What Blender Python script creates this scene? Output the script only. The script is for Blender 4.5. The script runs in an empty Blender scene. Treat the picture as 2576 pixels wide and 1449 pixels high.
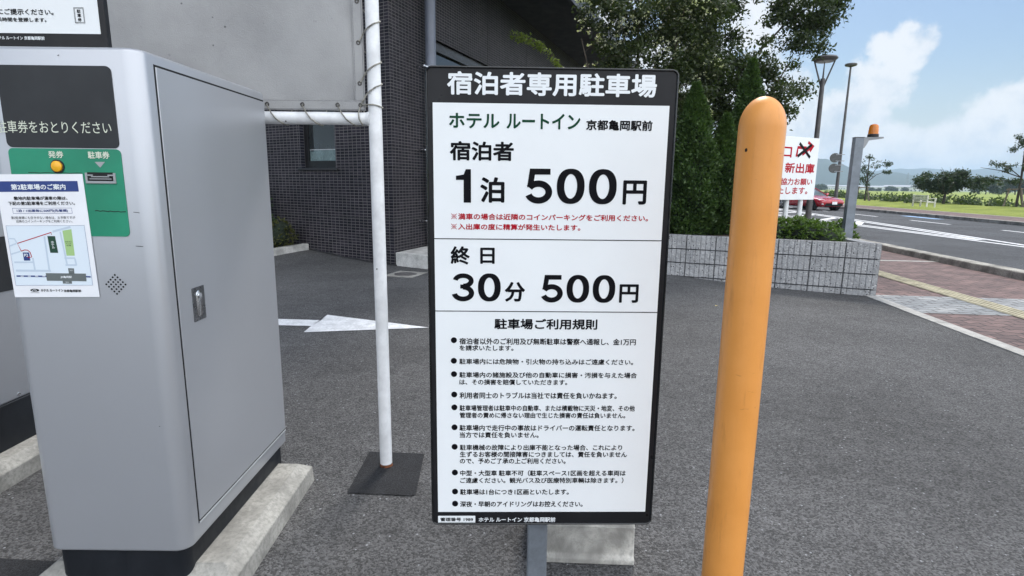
import bpy, bmesh, math, random
import numpy as np
from mathutils import Vector, Matrix
random.seed(7); rng = np.random.default_rng(11)
sc = bpy.context.scene
COL = sc.collection
R = math.radians
# ------------------------------------------------------------------ camera
PITCH = math.atan(265 / 1420.0); ROLL = 0.0118
cam = bpy.data.cameras.new('camera'); cam_o = bpy.data.objects.new('camera', cam); COL.objects.link(cam_o)
cam.sensor_width = 36; cam.lens = 36 * 1420 / 2576; cam.clip_start = 0.05; cam.clip_end = 20000
_f = Vector((0, math.cos(PITCH), -math.sin(PITCH))); _u = Vector((0, math.sin(PITCH), math.cos(PITCH))); _r = Vector((1, 0, 0))
_r2 = _r * math.cos(ROLL) + _u * math.sin(ROLL); _u2 = _u * math.cos(ROLL) - _r * math.sin(ROLL)
M = Matrix((_r2, _u2, -_f)).transposed().to_4x4(); M.translation = (0, 0, 1.4)
cam_o.matrix_world = M
sc.camera = cam_o
# ------------------------------------------------------------------ sun, sky, exposure
SUN_AZ, SUN_EL = 14.0, 50.0           # azimuth clockwise from +Y (degrees)
EXPOSURE = 1.05
sun = bpy.data.lights.new('sun', 'SUN'); sun.energy = 1.5; sun.angle = R(14); sun.color = (1.0, 0.95, 0.88)
sun_o = bpy.data.objects.new('sun', sun); COL.objects.link(sun_o)
sd = Vector((math.sin(R(SUN_AZ)) * math.cos(R(SUN_EL)), math.cos(R(SUN_AZ)) * math.cos(R(SUN_EL)), math.sin(R(SUN_EL))))
sun_o.rotation_euler = sd.to_track_quat('Z', 'Y').to_euler()
sc.view_settings.view_transform = 'Standard'; sc.view_settings.look = 'None'
sc.view_settings.exposure = EXPOSURE; sc.view_settings.gamma = 1.0; sc.view_settings.use_curve_mapping = False

class NT:
    """small helper round a node tree"""
    def __init__(s, t): s.t = t; s.l = t.links
    def n(s, typ, ins=None, **kw):
        nd = s.t.nodes.new(typ)
        for k, v in kw.items(): setattr(nd, k, v)
        for k, v in (ins or {}).items(): s.set(nd, k, v)
        return nd
    def set(s, nd, k, v):
        sock = nd.inputs[k]
        if isinstance(v, bpy.types.NodeSocket): s.l.new(v, sock)
        elif isinstance(v, bpy.types.Node): s.l.new(v.outputs[0], sock)
        else: sock.default_value = v
    def math(s, op, a, b=None, c=None, clamp=False):
        nd = s.n('ShaderNodeMath', operation=op, use_clamp=clamp)
        for i, v in enumerate((a, b, c)):
            if v is not None: s.set(nd, i, v)
        return nd.outputs[0]
    def vmath(s, op, a, b=None, out=0):
        nd = s.n('ShaderNodeVectorMath', operation=op); s.set(nd, 0, a)
        if b is not None: s.set(nd, 1, b)
        return nd.outputs[out]
    def mix(s, f, a, b, typ='MIX'):
        nd = s.n('ShaderNodeMix', data_type='RGBA', blend_type=typ)
        s.set(nd, 0, f); s.set(nd, 6, a); s.set(nd, 7, b); return nd.outputs[2]
    def smooth(s, x, lo, hi, to0=0.0, to1=1.0):
        nd = s.n('ShaderNodeMapRange', interpolation_type='SMOOTHSTEP')
        s.set(nd, 0, x); s.set(nd, 1, lo); s.set(nd, 2, hi); s.set(nd, 3, to0); s.set(nd, 4, to1); return nd.outputs[0]
    def noise(s, vec, scale, detail=3.0, rough=0.55, out=0):
        nd = s.n('ShaderNodeTexNoise', {'Scale': scale, 'Detail': detail, 'Roughness': rough})
        if vec is not None: s.set(nd, 'Vector', vec)
        return nd.outputs[out]

def c4(c): return (c[0], c[1], c[2], 1.0)

def az_dir(az, el): return (math.sin(R(az)) * math.cos(R(el)), math.cos(R(az)) * math.cos(R(el)), math.sin(R(el)))

def build_world():
    w = bpy.data.worlds.new('World'); sc.world = w; w.use_nodes = True
    t = NT(w.node_tree); w.node_tree.nodes.clear()
    sky = t.n('ShaderNodeTexSky', sky_type='NISHITA', sun_disc=False, sun_elevation=R(SUN_EL), sun_rotation=R(SUN_AZ),
              air_density=1.3, dust_density=1.2, ozone_density=1.5)
    d = t.n('ShaderNodeTexCoord').outputs['Generated']
    sp = t.n('ShaderNodeSeparateXYZ', {0: d})
    # cumulus: clumps round a few directions, broken up with noise
    wob = t.math('ADD', t.math('MULTIPLY', t.noise(d, 9.0, 3.0, 0.5), 0.45), t.math('MULTIPLY', t.noise(d, 26.0, 7.0, 0.62), 0.55))
    acc = None
    for az, el, r in ((33.4, 11.4, 1.9), (32.3, 10.2, 2.4), (31.3, 8.3, 3.0), (29.9, 6.2, 3.2), (28.6, 3.6, 3.4), (27.4, 1.6, 3.4), (31.8, 2.6, 3.2), (35.4, 2.0, 2.8),
                      (37.6, 3.2, 2.6), (39.8, 4.6, 2.9), (42.2, 5.6, 3.4), (45.5, 6.5, 4.2), (50, 6, 6), (23.0, 14.5, 4.2), (20, 20, 7), (12, 24, 9), (24, 7, 5), (15, 8, 7), (2, 14, 9), (60, 12, 9)):
        dot = t.vmath('DOT_PRODUCT', d, az_dir(az, el), out=1)
        b = t.smooth(dot, math.cos(R(r * 1.3)), math.cos(R(r * 0.2)))
        acc = b if acc is None else t.math('MAXIMUM', acc, b)
    dens = t.math('ADD', acc, t.math('MULTIPLY', t.math('SUBTRACT', wob, 0.5), 3.2))
    cum = t.smooth(dens, 0.42, 0.92)
    # thin veil towards the horizon, and an unseen cloud deck added behind and right to brighten near surfaces
    veil = t.smooth(sp.outputs[2], 0.20, -0.02, 0.0, 0.55)
    n2 = t.noise(d, 2.3, 5.0, 0.55)
    back = t.smooth(t.math('ADD', t.math('ADD', t.math('MULTIPLY', sp.outputs[1], -1.0), t.math('MULTIPLY', sp.outputs[0], 0.8)), t.math('MULTIPLY', t.math('SUBTRACT', n2, 0.5), 0.7)), -0.12, 0.36)
    shade = t.noise(d, 11.0, 6.0, 0.65)
    ccol = t.mix(t.smooth(t.math('ADD', shade, t.math('MULTIPLY', sp.outputs[2], 0.5)), 0.38, 0.62), (3.1, 3.55, 4.15, 1), (4.55, 4.68, 4.85, 1))
    bcol = t.mix(t.smooth(n2, 0.35, 0.65), (10.5, 11.0, 11.8, 1), (11.7, 12.1, 12.8, 1))
    skyc = t.mix(1.0, sky.outputs[0], SKY_TINT, 'MULTIPLY')
    c = t.mix(veil, skyc, (3.55, 3.95, 4.4, 1))
    c = t.mix(t.math('MULTIPLY', cum, 0.92), c, ccol)
    c = t.mix(back, c, bcol)
    bg = t.n('ShaderNodeBackground', {0: c, 1: 0.1})
    out = t.n('ShaderNodeOutputWorld', {0: bg})
SKY_TINT = (0.35, 0.40, 0.475, 1)
build_world()

# ------------------------------------------------------------------ materials
MATS = {}
def newmat(name):
    m = bpy.data.materials.new(name); m.use_nodes = True; m.node_tree.nodes.clear(); MATS[name] = m
    return m, NT(m.node_tree)
def finish(t, col, rough, bump=None, metal=0.0, bstr=0.3, bdist=0.01, spec=0.5, extra=None):
    p = t.n('ShaderNodeBsdfPrincipled', {'Base Color': col, 'Roughness': rough, 'Metallic': metal, 'Specular IOR Level': spec})
    if bump is not None:
        b = t.n('ShaderNodeBump', {'Strength': bstr, 'Distance': bdist, 'Height': bump}); t.set(p, 'Normal', b.outputs[0])
    for k, v in (extra or {}).items(): t.set(p, k, v)
    t.n('ShaderNodeOutputMaterial', {0: p}); return p
def obj_co(t): return t.n('ShaderNodeTexCoord').outputs['Object']
def plain(name, c, rough=0.5, var=0.12, scale=6.0, metal=0.0, bump=0.0, bscale=60.0, spec=0.5, fine=0.0, rvar=0.08, **ex):
    """base colour with soft blotches, optional fine grain and bump"""
    m, t = newmat(name); co = obj_co(t)
    n = t.noise(co, scale, 5.0, 0.6)
    lo = tuple(max(0, x * (1 - var * 1.6)) for x in c); hi = tuple(min(1, x * (1 + var * 1.2)) for x in c)
    col = t.mix(t.smooth(n, 0.3, 0.7), c4(lo), c4(hi))
    if fine:
        col = t.mix(t.math('MULTIPLY', t.smooth(t.noise(co, bscale, 2.0), 0.35, 0.75), fine), col, c4(tuple(x * 0.45 for x in c)))
    ro = t.smooth(t.noise(co, scale * 2.3, 3.0), 0.3, 0.7, max(0.02, rough - rvar), min(1, rough + rvar))
    finish(t, col, ro, t.noise(co, bscale, 3.0) if bump else None, metal, bump, 0.004, spec, ex)
    return m

def asphalt(name, base, speck=0.5, scale=1.0, light=(0.35, 0.36, 0.38), patchy=0.18, rough=0.85):
    m, t = newmat(name); co = obj_co(t)
    v = t.n('ShaderNodeTexVoronoi', {'Vector': co, 'Scale': 135.0 * scale, 'Randomness': 1.0})
    v2 = t.n('ShaderNodeTexVoronoi', {'Vector': co, 'Scale': 70.0 * scale})
    rnd = t.n('ShaderNodeSeparateColor', {0: v.outputs['Color']}).outputs[0]
    rnd2 = t.n('ShaderNodeSeparateColor', {0: v2.outputs['Color']}).outputs[1]
    big = t.noise(co, 0.5, 6.0, 0.62); mid = t.noise(co, 9.0, 6.0, 0.7)
    k = t.math('ADD', t.smooth(big, 0.3, 0.7, 1 - patchy, 1 + patchy), t.math('MULTIPLY', t.math('SUBTRACT', mid, 0.5), 0.9))
    g = t.smooth(rnd, 0.0, 1.0, 0.48, 1.52)
    col = t.mix(1.0, t.n('ShaderNodeCombineColor', {0: t.math('MULTIPLY', k, base[0]), 1: t.math('MULTIPLY', k, base[1]), 2: t.math('MULTIPLY', k, base[2])}).outputs[0],
                t.n('ShaderNodeCombineColor', {0: g, 1: g, 2: g}).outputs[0], 'MULTIPLY')
    chips = t.math('MULTIPLY', t.smooth(rnd2, 0.972, 0.985), t.smooth(v2.outputs['Distance'], 0.42, 0.2))
    col = t.mix(t.math('MULTIPLY', chips, speck), col, c4(light))
    h = t.math('ADD', t.math('MULTIPLY', v.outputs['Distance'], -1.0), t.math('MULTIPLY', rnd, 0.5))
    finish(t, col, rough, h, 0.0, 0.85, 0.006, 0.35); return m

def tile_mat(name, axis, dark, lightc, mortar):
    """stack-bonded small tiles; axis = which object axis runs along the wall"""
    m, t = newmat(name); co = obj_co(t); s = t.n('ShaderNodeSeparateXYZ', {0: co})
    v = t.n('ShaderNodeCombineXYZ', {0: s.outputs[axis], 1: s.outputs[2], 2: 0.0}).outputs[0]
    b = t.n('ShaderNodeTexBrick', {'Vector': v, 'Color1': c4(dark), 'Color2': c4(lightc), 'Mortar': c4(mortar), 'Scale': 1.0, 'Mortar Size': 0.0046,
                                   'Mortar Smooth': 0.1, 'Bias': -0.1, 'Brick Width': 0.1, 'Row Height': 0.05}, offset=0.0, squash=1.0)
    ribs = t.n('ShaderNodeTexWave', {'Vector': v, 'Scale': 28.0, 'Distortion': 0.0}, wave_type='BANDS', bands_direction='Y')
    blot = t.noise(co, 1.2, 5.0, 0.6)
    col = t.mix(1.0, b.outputs[0], t.mix(t.smooth(blot, 0.3, 0.7), (0.78, 0.78, 0.80, 1), (1.15, 1.13, 1.12, 1)), 'MULTIPLY')
    h = t.math('ADD', t.math('MULTIPLY', b.outputs['Fac'], -1.2), t.math('MULTIPLY', ribs.outputs[0], 0.25))
    finish(t, col, 0.55, h, 0.0, 0.6, 0.006, 0.25); return m

def leaf_mat(name, c1, c2, trans=0.3, rough=0.5, spec=0.4):
    m, t = newmat(name)
    rnd = t.n('ShaderNodeNewGeometry').outputs['Random Per Island']
    big = t.noise(obj_co(t), 1.5, 3.0)
    f = t.math('ADD', t.math('MULTIPLY', rnd, 0.7), t.math('MULTIPLY', big, 0.4), clamp=True)
    col = t.mix(f, c4(c1), c4(c2))
    p = t.n('ShaderNodeBsdfPrincipled', {'Base Color': col, 'Roughness': rough, 'Specular IOR Level': spec})
    tr = t.n('ShaderNodeBsdfTranslucent', {0: t.mix(1.0, col, (1.5, 1.7, 0.7, 1), 'MULTIPLY')})
    mx = t.n('ShaderNodeMixShader', {0: trans, 1: p, 2: tr}); t.n('ShaderNodeOutputMaterial', {0: mx}); return m

# ------------------------------------------------------------------ mesh building
class MB:
    def __init__(s): s.v = []; s.f = []; s.mi = []
    def add(s, vs, fs, mi=0):
        o = len(s.v); s.v += [tuple(p) for p in vs]; s.f += [tuple(o + i for i in f) for f in fs]; s.mi += [mi] * len(fs); return s
    def box(s, x0, x1, y0, y1, z0, z1, mi=0, rz=0.0, piv=None):
        vs = [Vector((x, y, z)) for z in (z0, z1) for x, y in ((x0, y0), (x1, y0), (x1, y1), (x0, y1))]
        if rz:
            c = Vector(piv or ((x0 + x1) / 2, (y0 + y1) / 2, 0)); m = Matrix.Rotation(rz, 3, 'Z'); vs = [m @ (p - c) + c for p in vs]
        return s.add(vs, [(3, 2, 1, 0), (4, 5, 6, 7), (0, 1, 5, 4), (1, 2, 6, 5), (2, 3, 7, 6), (3, 0, 4, 7)], mi)
    def prism(s, poly, z0, z1, mi=0):
        n = len(poly); z0f = z0 if callable(z0) else (lambda x, y: z0); z1f = z1 if callable(z1) else (lambda x, y: z1)
        vs = [(x, y, z0f(x, y)) for x, y in poly] + [(x, y, z1f(x, y)) for x, y in poly]
        return s.add(vs, [tuple(range(n - 1, -1, -1)), tuple(range(n, 2 * n))] + [(i, (i + 1) % n, n + (i + 1) % n, n + i) for i in range(n)], mi)
    def sweep_x(s, prof, x0, x1, mi=0):          # profile in (y, z), extruded along x
        n = len(prof); vs = [(x0, y, z) for y, z in prof] + [(x1, y, z) for y, z in prof]
        return s.add(vs, [tuple(range(n)), tuple(range(2 * n - 1, n - 1, -1))] + [(i, n + i, n + (i + 1) % n, (i + 1) % n) for i in range(n)], mi)
    def quad(s, a, b, c, d, mi=0): return s.add([a, b, c, d], [(0, 1, 2, 3)], mi)
    def tube(s, pts, r, n=10, mi=0, cap=True):
        pts = [Vector(p) for p in pts]; k = len(pts); rs = r if isinstance(r, (list, tuple)) else [r] * k
        vs = []; up = None
        for i, p in enumerate(pts):
            d = (pts[min(i + 1, k - 1)] - pts[max(i - 1, 0)]).normalized()
            if up is None: up = d.orthogonal().normalized()
            up = (up - d * up.dot(d)); up = up.normalized() if up.length > 1e-6 else d.orthogonal().normalized()
            sd_ = d.cross(up)
            vs += [p + (up * math.cos(a) + sd_ * math.sin(a)) * rs[i] for a in (2 * math.pi * j / n for j in range(n))]
        fs = [(i * n + j, i * n + (j + 1) % n, (i + 1) * n + (j + 1) % n, (i + 1) * n + j) for i in range(k - 1) for j in range(n)]
        if cap: fs += [tuple(range(n - 1, -1, -1)), tuple(range((k - 1) * n, k * n))]
        return s.add(vs, fs, mi)
    def lathe(s, prof, c=(0, 0), n=24, mi=0):    # profile (r, z) bottom to top
        k = len(prof); vs = [(c[0] + r * math.cos(2 * math.pi * j / n), c[1] + r * math.sin(2 * math.pi * j / n), z) for r, z in prof for j in range(n)]
        fs = [(i * n + j, i * n + (j + 1) % n, (i + 1) * n + (j + 1) % n, (i + 1) * n + j) for i in range(k - 1) for j in range(n)]
        fs += [tuple(range(n - 1, -1, -1)), tuple(range((k - 1) * n, k * n))]
        return s.add(vs, fs, mi)
    def obj(s, name, mats, parent=None, loc=(0, 0, 0), rz=0.0, smooth=False, bevel=0.0, seg=2):
        me = bpy.data.meshes.new(name); me.from_pydata(s.v, [], s.f); me.update()
        for m in (mats if isinstance(mats, (list, tuple)) else [mats]): me.materials.append(m if not isinstance(m, str) else MATS[m])
        if len(set(s.mi)) > 1: me.polygons.foreach_set('material_index', s.mi)
        return link(name, me, parent, loc, rz, smooth, bevel, seg)

def link(name, me, parent=None, loc=(0, 0, 0), rz=0.0, smooth=False, bevel=0.0, seg=2):
    o = bpy.data.objects.new(name, me); COL.objects.link(o); o.location = loc; o.rotation_euler = (0, 0, rz)
    if parent is not None: o.parent = parent
    if smooth:
        me.polygons.foreach_set('use_smooth', [True] * len(me.polygons))
        try: me.set_sharp_from_angle(angle=R(35))
        except Exception: pass
    if bevel:
        b = o.modifiers.new('bevel', 'BEVEL'); b.width = bevel; b.segments = seg; b.limit_method = 'ANGLE'; b.angle_limit = R(40)
    return o

def tag(o, label=None, cat=None, group=None, kind=None):
    if label: o['label'] = label
    if cat: o['category'] = cat
    if group: o['group'] = group
    if kind: o['kind'] = kind
    return o
def thing(name, label, cat, loc=(0, 0, 0), rz=0.0, group=None):
    o = bpy.data.objects.new(name, None); COL.objects.link(o); o.location = loc; o.rotation_euler = (0, 0, rz); o.empty_display_size = 0.1
    return tag(o, label, cat, group)
def struct(o):
    return tag(o, kind='structure') if o.parent is None else o
def dup(root, loc, rz, label=None, scale=None):
    r = root.copy(); COL.objects.link(r); r.location = loc; r.rotation_euler = (0, 0, rz)
    if scale: r.scale = (scale,) * 3
    if label: r['label'] = label
    for ch in root.children:
        c = ch.copy(); COL.objects.link(c); c.parent = r
        for g in ch.children:
            d = g.copy(); COL.objects.link(d); d.parent = c
    return r

# ------------------------------------------------------------------ lettering
_TC = {}
def glyphs(text):
    """flat outline mesh of a line of text: (verts Nx2, faces) normalised to its own box"""
    if text in _TC: return _TC[text]
    cu = bpy.data.curves.new('t', 'FONT'); cu.body = text; cu.size = 1.0; cu.resolution_u = 3
    o = bpy.data.objects.new('t', cu); COL.objects.link(o)
    dg = bpy.context.evaluated_depsgraph_get(); dg.update()
    me = bpy.data.meshes.new_from_object(o.evaluated_get(dg))
    v = np.empty(len(me.vertices) * 3); me.vertices.foreach_get('co', v); v = v.reshape(-1, 3)[:, :2]
    fs = [tuple(p.vertices) for p in me.polygons]
    bpy.data.objects.remove(o); bpy.data.meshes.remove(me); bpy.data.curves.remove(cu)
    lo = v.min(0); hi = v.max(0)
    _TC[text] = ((v - lo) / (hi - lo), fs); return _TC[text]
def stroke(pts, w):
    """flat band of width w along a 2-D polyline"""
    p = np.array(pts, float); d = np.gradient(p, axis=0); d /= np.linalg.norm(d, axis=1)[:, None]; nrm = np.stack([-d[:, 1], d[:, 0]], 1) * w / 2
    v = np.concatenate([p + nrm, p - nrm]); k = len(p)
    return v, [(i, k + i, k + i + 1, i + 1) for i in range(k - 1)]
def arc(cx, cy, rx, ry, a0, a1, n=28): return [(cx + rx * math.cos(R(a0 + (a1 - a0) * i / n)), cy + ry * math.sin(R(a0 + (a1 - a0) * i / n))) for i in range(n + 1)]
def digit(ch):
    """heavy grotesque figure in a 0..w by 0..1 box"""
    if ch == '0':
        n = 48; o = [(.38 + .38 * math.copysign(abs(math.cos(t)) ** .85, math.cos(t)), .5 + .51 * math.copysign(abs(math.sin(t)) ** .88, math.sin(t))) for t in (2 * math.pi * i / n for i in range(n))]
        q = [(.38 + .175 * math.cos(t), .5 + .355 * math.sin(t)) for t in (2 * math.pi * i / n for i in range(n))]
        return .76, [(np.array(o + q), [(i, (i + 1) % n, n + (i + 1) % n, n + i) for i in range(n)])]
    if ch == '1':
        return .48, [(np.array([(.24, 0), (.47, 0), (.47, 1), (.31, 1), (.24, .84), (.0, .80), (.0, .68), (.24, .68)]), [(0, 1, 2, 3, 4, 7), (7, 4, 5, 6)])]
    if ch == '5':
        bowl = arc(.36, .325, .285, .245, 150, -160, 40)
        return .74, [(np.array([(.12, 1), (.68, 1), (.68, .83), (.26, .83), (.235, .66), (.235, .50), (.05, .46)]), [(0, 3, 2, 1), (0, 6, 5, 4, 3)]), stroke(bowl, .185)]
    if ch == '3':
        return .74, [stroke(arc(.37, .735, .265, .185, 172, -90, 30), .165), stroke(arc(.36, .29, .285, .215, 90, -172, 34), .175), (np.array([(.27, .455), (.40, .455), (.40, .60), (.27, .60)]), [(0, 1, 2, 3)])]
class Letters:
    """collects lettering lying in a plane: x across, z up, facing -y, standing `y` in front of y = 0"""
    def __init__(s, split=True): s.ms = [MB()]; s.lay = 0; s.split = split
    m = property(lambda s: s.ms[-1])
    def piece(s):
        if s.split and s.m.v: s.ms.append(MB())
    def put(s, v, fs, x0, x1, z0, z1, y, flip=False):
        s.lay = (s.lay + 1) % 12
        yy = y - s.lay * 0.00002
        s.m.add([(x0 + a * (x1 - x0), yy, z0 + b * (z1 - z0)) for a, b in v], fs)
    def text(s, txt, x0, x1, z0, z1, y=-0.001, bold=0):
        s.piece(); v, fs = glyphs(txt); w = x1 - x0; h = z1 - z0; em = h
        r = em * (0, .023, .028, .031)[bold]
        x0 += r; x1 -= r; z0 += r; z1 -= r
        offs = [(0, 0)] if not bold else [(0, 0)] + [(r * math.cos(a), r * math.sin(a)) for a in (math.pi / 4 * i for i in range(8))]
        for dx, dz in offs: s.put(v, fs, x0 + dx, x1 + dx, z0 + dz, z1 + dz, y)
    def digits(s, txt, x0, x1, z0, z1, y=-0.001):
        s.piece(); ds = [digit(c) for c in txt]; gap = .12; tot = sum(d[0] for d in ds) + gap * (len(ds) - 1); k = (x1 - x0) / tot; x = x0
        for w, parts in ds:
            for v, fs in parts: s.put(v, fs, x, x + k, z0, z1, y)
            x += (w + gap) * k
    def rect(s, x0, x1, z0, z1, y=-0.001, new=True):
        if new: s.piece()
        s.put(np.array([(0, 0), (1, 0), (1, 1), (0, 1)]), [(0, 1, 2, 3)], x0, x1, z0, z1, y)
    def disc(s, cx, cz, rx, rz, y=-0.001, n=20):
        s.piece(); s.put(np.array([(math.cos(2 * math.pi * i / n), math.sin(2 * math.pi * i / n)) for i in range(n)]), [tuple(range(n))], cx, cx + rx, cz, cz + rz, y)
    def line(s, pts, w, y=-0.001):
        s.piece(); v, fs = stroke(pts, w); s.put(v, [f[::-1] for f in fs], 0, 1, 0, 1, y)
    def outline(s, x0, x1, z0, z1, w, y=-0.001):
        s.rect(x0, x1, z0, z0 + w, y); s.rect(x0, x1, z1 - w, z1, y, False); s.rect(x0, x0 + w, z0 + w, z1 - w, y, False); s.rect(x1 - w, x1, z0 + w, z1 - w, y, False)
    def obj(s, name, mat, parent): return [m.obj(name, mat, parent) for m in s.ms if m.v][0]

# ------------------------------------------------------------------ foliage
def leaf_mesh(name, pos, size, mat, nrm=None, fold=0.25, aspect=0.5, tip=None):
    """many separate four-cornered leaves; pos Nx3, size N; optional outward direction"""
    n = len(pos); pos = np.asarray(pos); size = np.asarray(size).reshape(-1, 1)
    ax = rng.normal(size=(n, 3)) if tip is None else tip + rng.normal(size=(n, 3)) * 0.45
    ax /= np.linalg.norm(ax, axis=1)[:, None]
    up = rng.normal(size=(n, 3)) * 0.6 + np.array([0, 0, 0.9])
    if nrm is not None: up = up + nrm * 0.8
    side = np.cross(ax, up); side /= (np.linalg.norm(side, axis=1)[:, None] + 1e-9)
    nn = np.cross(side, ax)
    a = pos; b = pos + ax * size * 0.5 + side * size * aspect * 0.5 + nn * size * fold * 0.3; c = pos + ax * size; d = pos + ax * size * 0.5 - side * size * aspect * 0.5 + nn * size * fold * 0.3
    v = np.stack([a, b, c, d], 1).reshape(-1, 3)
    me = bpy.data.meshes.new(name); me.vertices.add(4 * n); me.vertices.foreach_set('co', v.astype(np.float32).ravel())
    me.loops.add(4 * n); me.loops.foreach_set('vertex_index', np.arange(4 * n, dtype=np.int32))
    me.polygons.add(n); me.polygons.foreach_set('loop_start', np.arange(0, 4 * n, 4, dtype=np.int32))
    me.update(calc_edges=True); me.materials.append(MATS[mat]); me.validate(); return me
def blob_points(blobs, n, shell=0.55):
    """points in a set of ellipsoids (centre, radii), denser towards their skins"""
    w = np.array([b[1][0] * b[1][1] * b[1][2] for b in blobs]) ** 0.75; w /= w.sum()
    idx = rng.choice(len(blobs), n, p=w)
    C = np.array([b[0] for b in blobs])[idx]; S = np.array([b[1] for b in blobs])[idx]
    d = rng.normal(size=(n, 3)); d /= np.linalg.norm(d, axis=1)[:, None]
    r = (shell + (1 - shell) * rng.random(n))[:, None] * (0.85 + 0.3 * rng.random(n))[:, None]
    return C + d * S * r, d
def sub_blobs(blobs, k, frac):
    """scatter k small clumps over the skins of big blobs: uneven crowns with gaps"""
    p, d = blob_points(blobs, k, 0.35)
    return [(tuple(q), tuple(np.array((1, 1, .75)) * frac * (0.6 + 0.8 * random.random()))) for q in p]
# ================================================================== MATERIALS
asphalt('asphalt', (0.085, 0.0845, 0.0855), 0.75, patchy=0.26)
asphalt('road_asphalt', (0.058, 0.062, 0.069), 0.35, 0.8, patchy=0.22)
asphalt('patch_asphalt', (0.024, 0.025, 0.028), 0.0, 2.2, patchy=0.15, rough=0.8)
plain('concrete', (0.50, 0.495, 0.475), 0.85, 0.22, 5.0, bump=0.5, bscale=90, fine=0.5)
plain('old_concrete', (0.30, 0.293, 0.268), 0.9, 0.2, 7.0, bump=0.6, bscale=70, fine=0.5)
plain('kerb_concrete', (0.33, 0.315, 0.28), 0.9, 0.35, 3.0, bump=0.5, bscale=60, fine=0.6)
plain('granite', (0.40, 0.39, 0.365), 0.75, 0.15, 8.0, fine=0.6, bscale=160)
plain('road_paint', (0.74, 0.75, 0.76), 0.7, 0.12, 9.0, fine=0.35, bscale=45, bump=0.3)
plain('blue_paint', (0.22, 0.38, 0.60), 0.7, 0.2, 4.0)
plain('white_paint', (0.80, 0.81, 0.82), 0.38, 0.08, 9.0, fine=0.12, bscale=30, bump=0.1)
plain('silver_paint', (0.472, 0.486, 0.515), 0.35, 0.01, 1.5, metal=0.52, spec=0.5, rvar=0.0)
plain('black_plinth', (0.012, 0.014, 0.018), 0.5, 0.15, 6.0, spec=0.3)
plain('dark_panel', (0.028, 0.030, 0.033), 0.5, 0.06, 5.0, spec=0.3)
plain('green_panel', (0.012, 0.24, 0.135), 0.42, 0.08, 5.0)
plain('black', (0.012, 0.012, 0.013), 0.5, 0.1)
plain('dark_rubber', (0.025, 0.025, 0.026), 0.7, 0.2)
plain('chrome', (0.72, 0.73, 0.75), 0.22, 0.04, 12.0, metal=1.0)
plain('steel_grey', (0.21, 0.235, 0.265), 0.42, 0.12, 7.0, metal=0.3, fine=0.2, bscale=120)
plain('gap_black', (0.006, 0.006, 0.007), 0.8, 0.0)
plain('amber_button', (0.85, 0.43, 0.02), 0.3, 0.05)
plain('panel_grey', (0.30, 0.31, 0.32), 0.5, 0.1)
plain('sign_white', (0.80, 0.825, 0.835), 0.45, 0.015, 3.0, spec=0.3)
plain('paper', (0.82, 0.83, 0.86), 0.5, 0.03, 5.0)
plain('sign_black', (0.014, 0.014, 0.016), 0.35, 0.08, 5.0, spec=0.22)
plain('ink_black', (0.004, 0.004, 0.006), 0.6, 0.0, spec=0.1)
plain('ink_white', (0.78, 0.81, 0.83), 0.4, 0.02)
plain('ink_cream', (0.66, 0.70, 0.58), 0.5, 0.02)
plain('ink_green', (0.008, 0.055, 0.028), 0.6, 0.0, spec=0.1)
plain('ink_red', (0.42, 0.004, 0.018), 0.6, 0.0, spec=0.1)
plain('ink_navy', (0.018, 0.045, 0.20), 0.4, 0.0)
plain('ink_grey', (0.13, 0.15, 0.15), 0.4, 0.0)
plain('map_blue', (0.70, 0.78, 0.85), 0.5, 0.0)
plain('map_road', (0.52, 0.61, 0.71), 0.5, 0.0)
plain('map_green', (0.36, 0.55, 0.22), 0.5, 0.0)
plain('map_darkgreen', (0.008, 0.05, 0.028), 0.5, 0.0)
plain('edge_vinyl', (0.012, 0.013, 0.014), 0.16, 0.25, 7.0, spec=0.5)

def mat_orange():
    m, t = newmat('orange_paint'); co = obj_co(t); n = t.noise(co, 5.0, 5.0, 0.6)
    mp = t.n('ShaderNodeMapping', {0: co, 3: (38.0, 38.0, 5.0)}); sc1 = t.noise(mp.outputs[0], 1.0, 5.0, 0.7)
    mp2 = t.n('ShaderNodeMapping', {0: co, 3: (30.0, 30.0, 170.0)}); sc2 = t.noise(mp2.outputs[0], 1.0, 2.0, 0.5)
    col = t.mix(t.smooth(n, 0.3, 0.7), (0.68, 0.275, 0.055, 1), (0.75, 0.315, 0.070, 1))
    col = t.mix(t.smooth(sc1, 0.55, 0.74, 0.0, 0.5), col, (0.50, 0.20, 0.045, 1))
    col = t.mix(t.smooth(sc2, 0.745, 0.79, 0.0, 0.45), col, (0.33, 0.12, 0.03, 1))
    finish(t, col, t.smooth(n, 0.3, 0.7, 0.34, 0.48), t.math('ADD', sc1, t.noise(co, 30.0, 3.0)), 0, 0.14, 0.004, 0.5)
mat_orange()
plain('soil', (0.05, 0.038, 0.026), 0.95, 0.4, 8.0, bump=1.0, bscale=40)
plain('pipe_grey', (0.165, 0.185, 0.235), 0.4, 0.08, 2.0)
plain('soffit', (0.040, 0.046, 0.045), 0.75, 0.1, 1.5)
plain('fascia', (0.022, 0.022, 0.024), 0.5, 0.1, 1.5)
plain('window_frame', (0.008, 0.008, 0.009), 0.35, 0.1)
plain('glass', (0.01, 0.012, 0.014), 0.02, 0.0, 1.0, spec=0.8)
plain('glass_curtain', (0.026, 0.032, 0.035), 0.06, 0.25, 2.0, spec=0.9)
plain('frosted_film', (0.13, 0.185, 0.19), 0.25, 0.12, 6.0)
plain('rope', (0.27, 0.26, 0.225), 0.85, 0.3, 30.0, bump=0.6, bscale=400)
plain('eyelet', (0.09, 0.085, 0.08), 0.35, 0.2, 30.0, metal=0.8)
plain('thread', (0.10, 0.105, 0.115), 0.9, 0.1)
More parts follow.
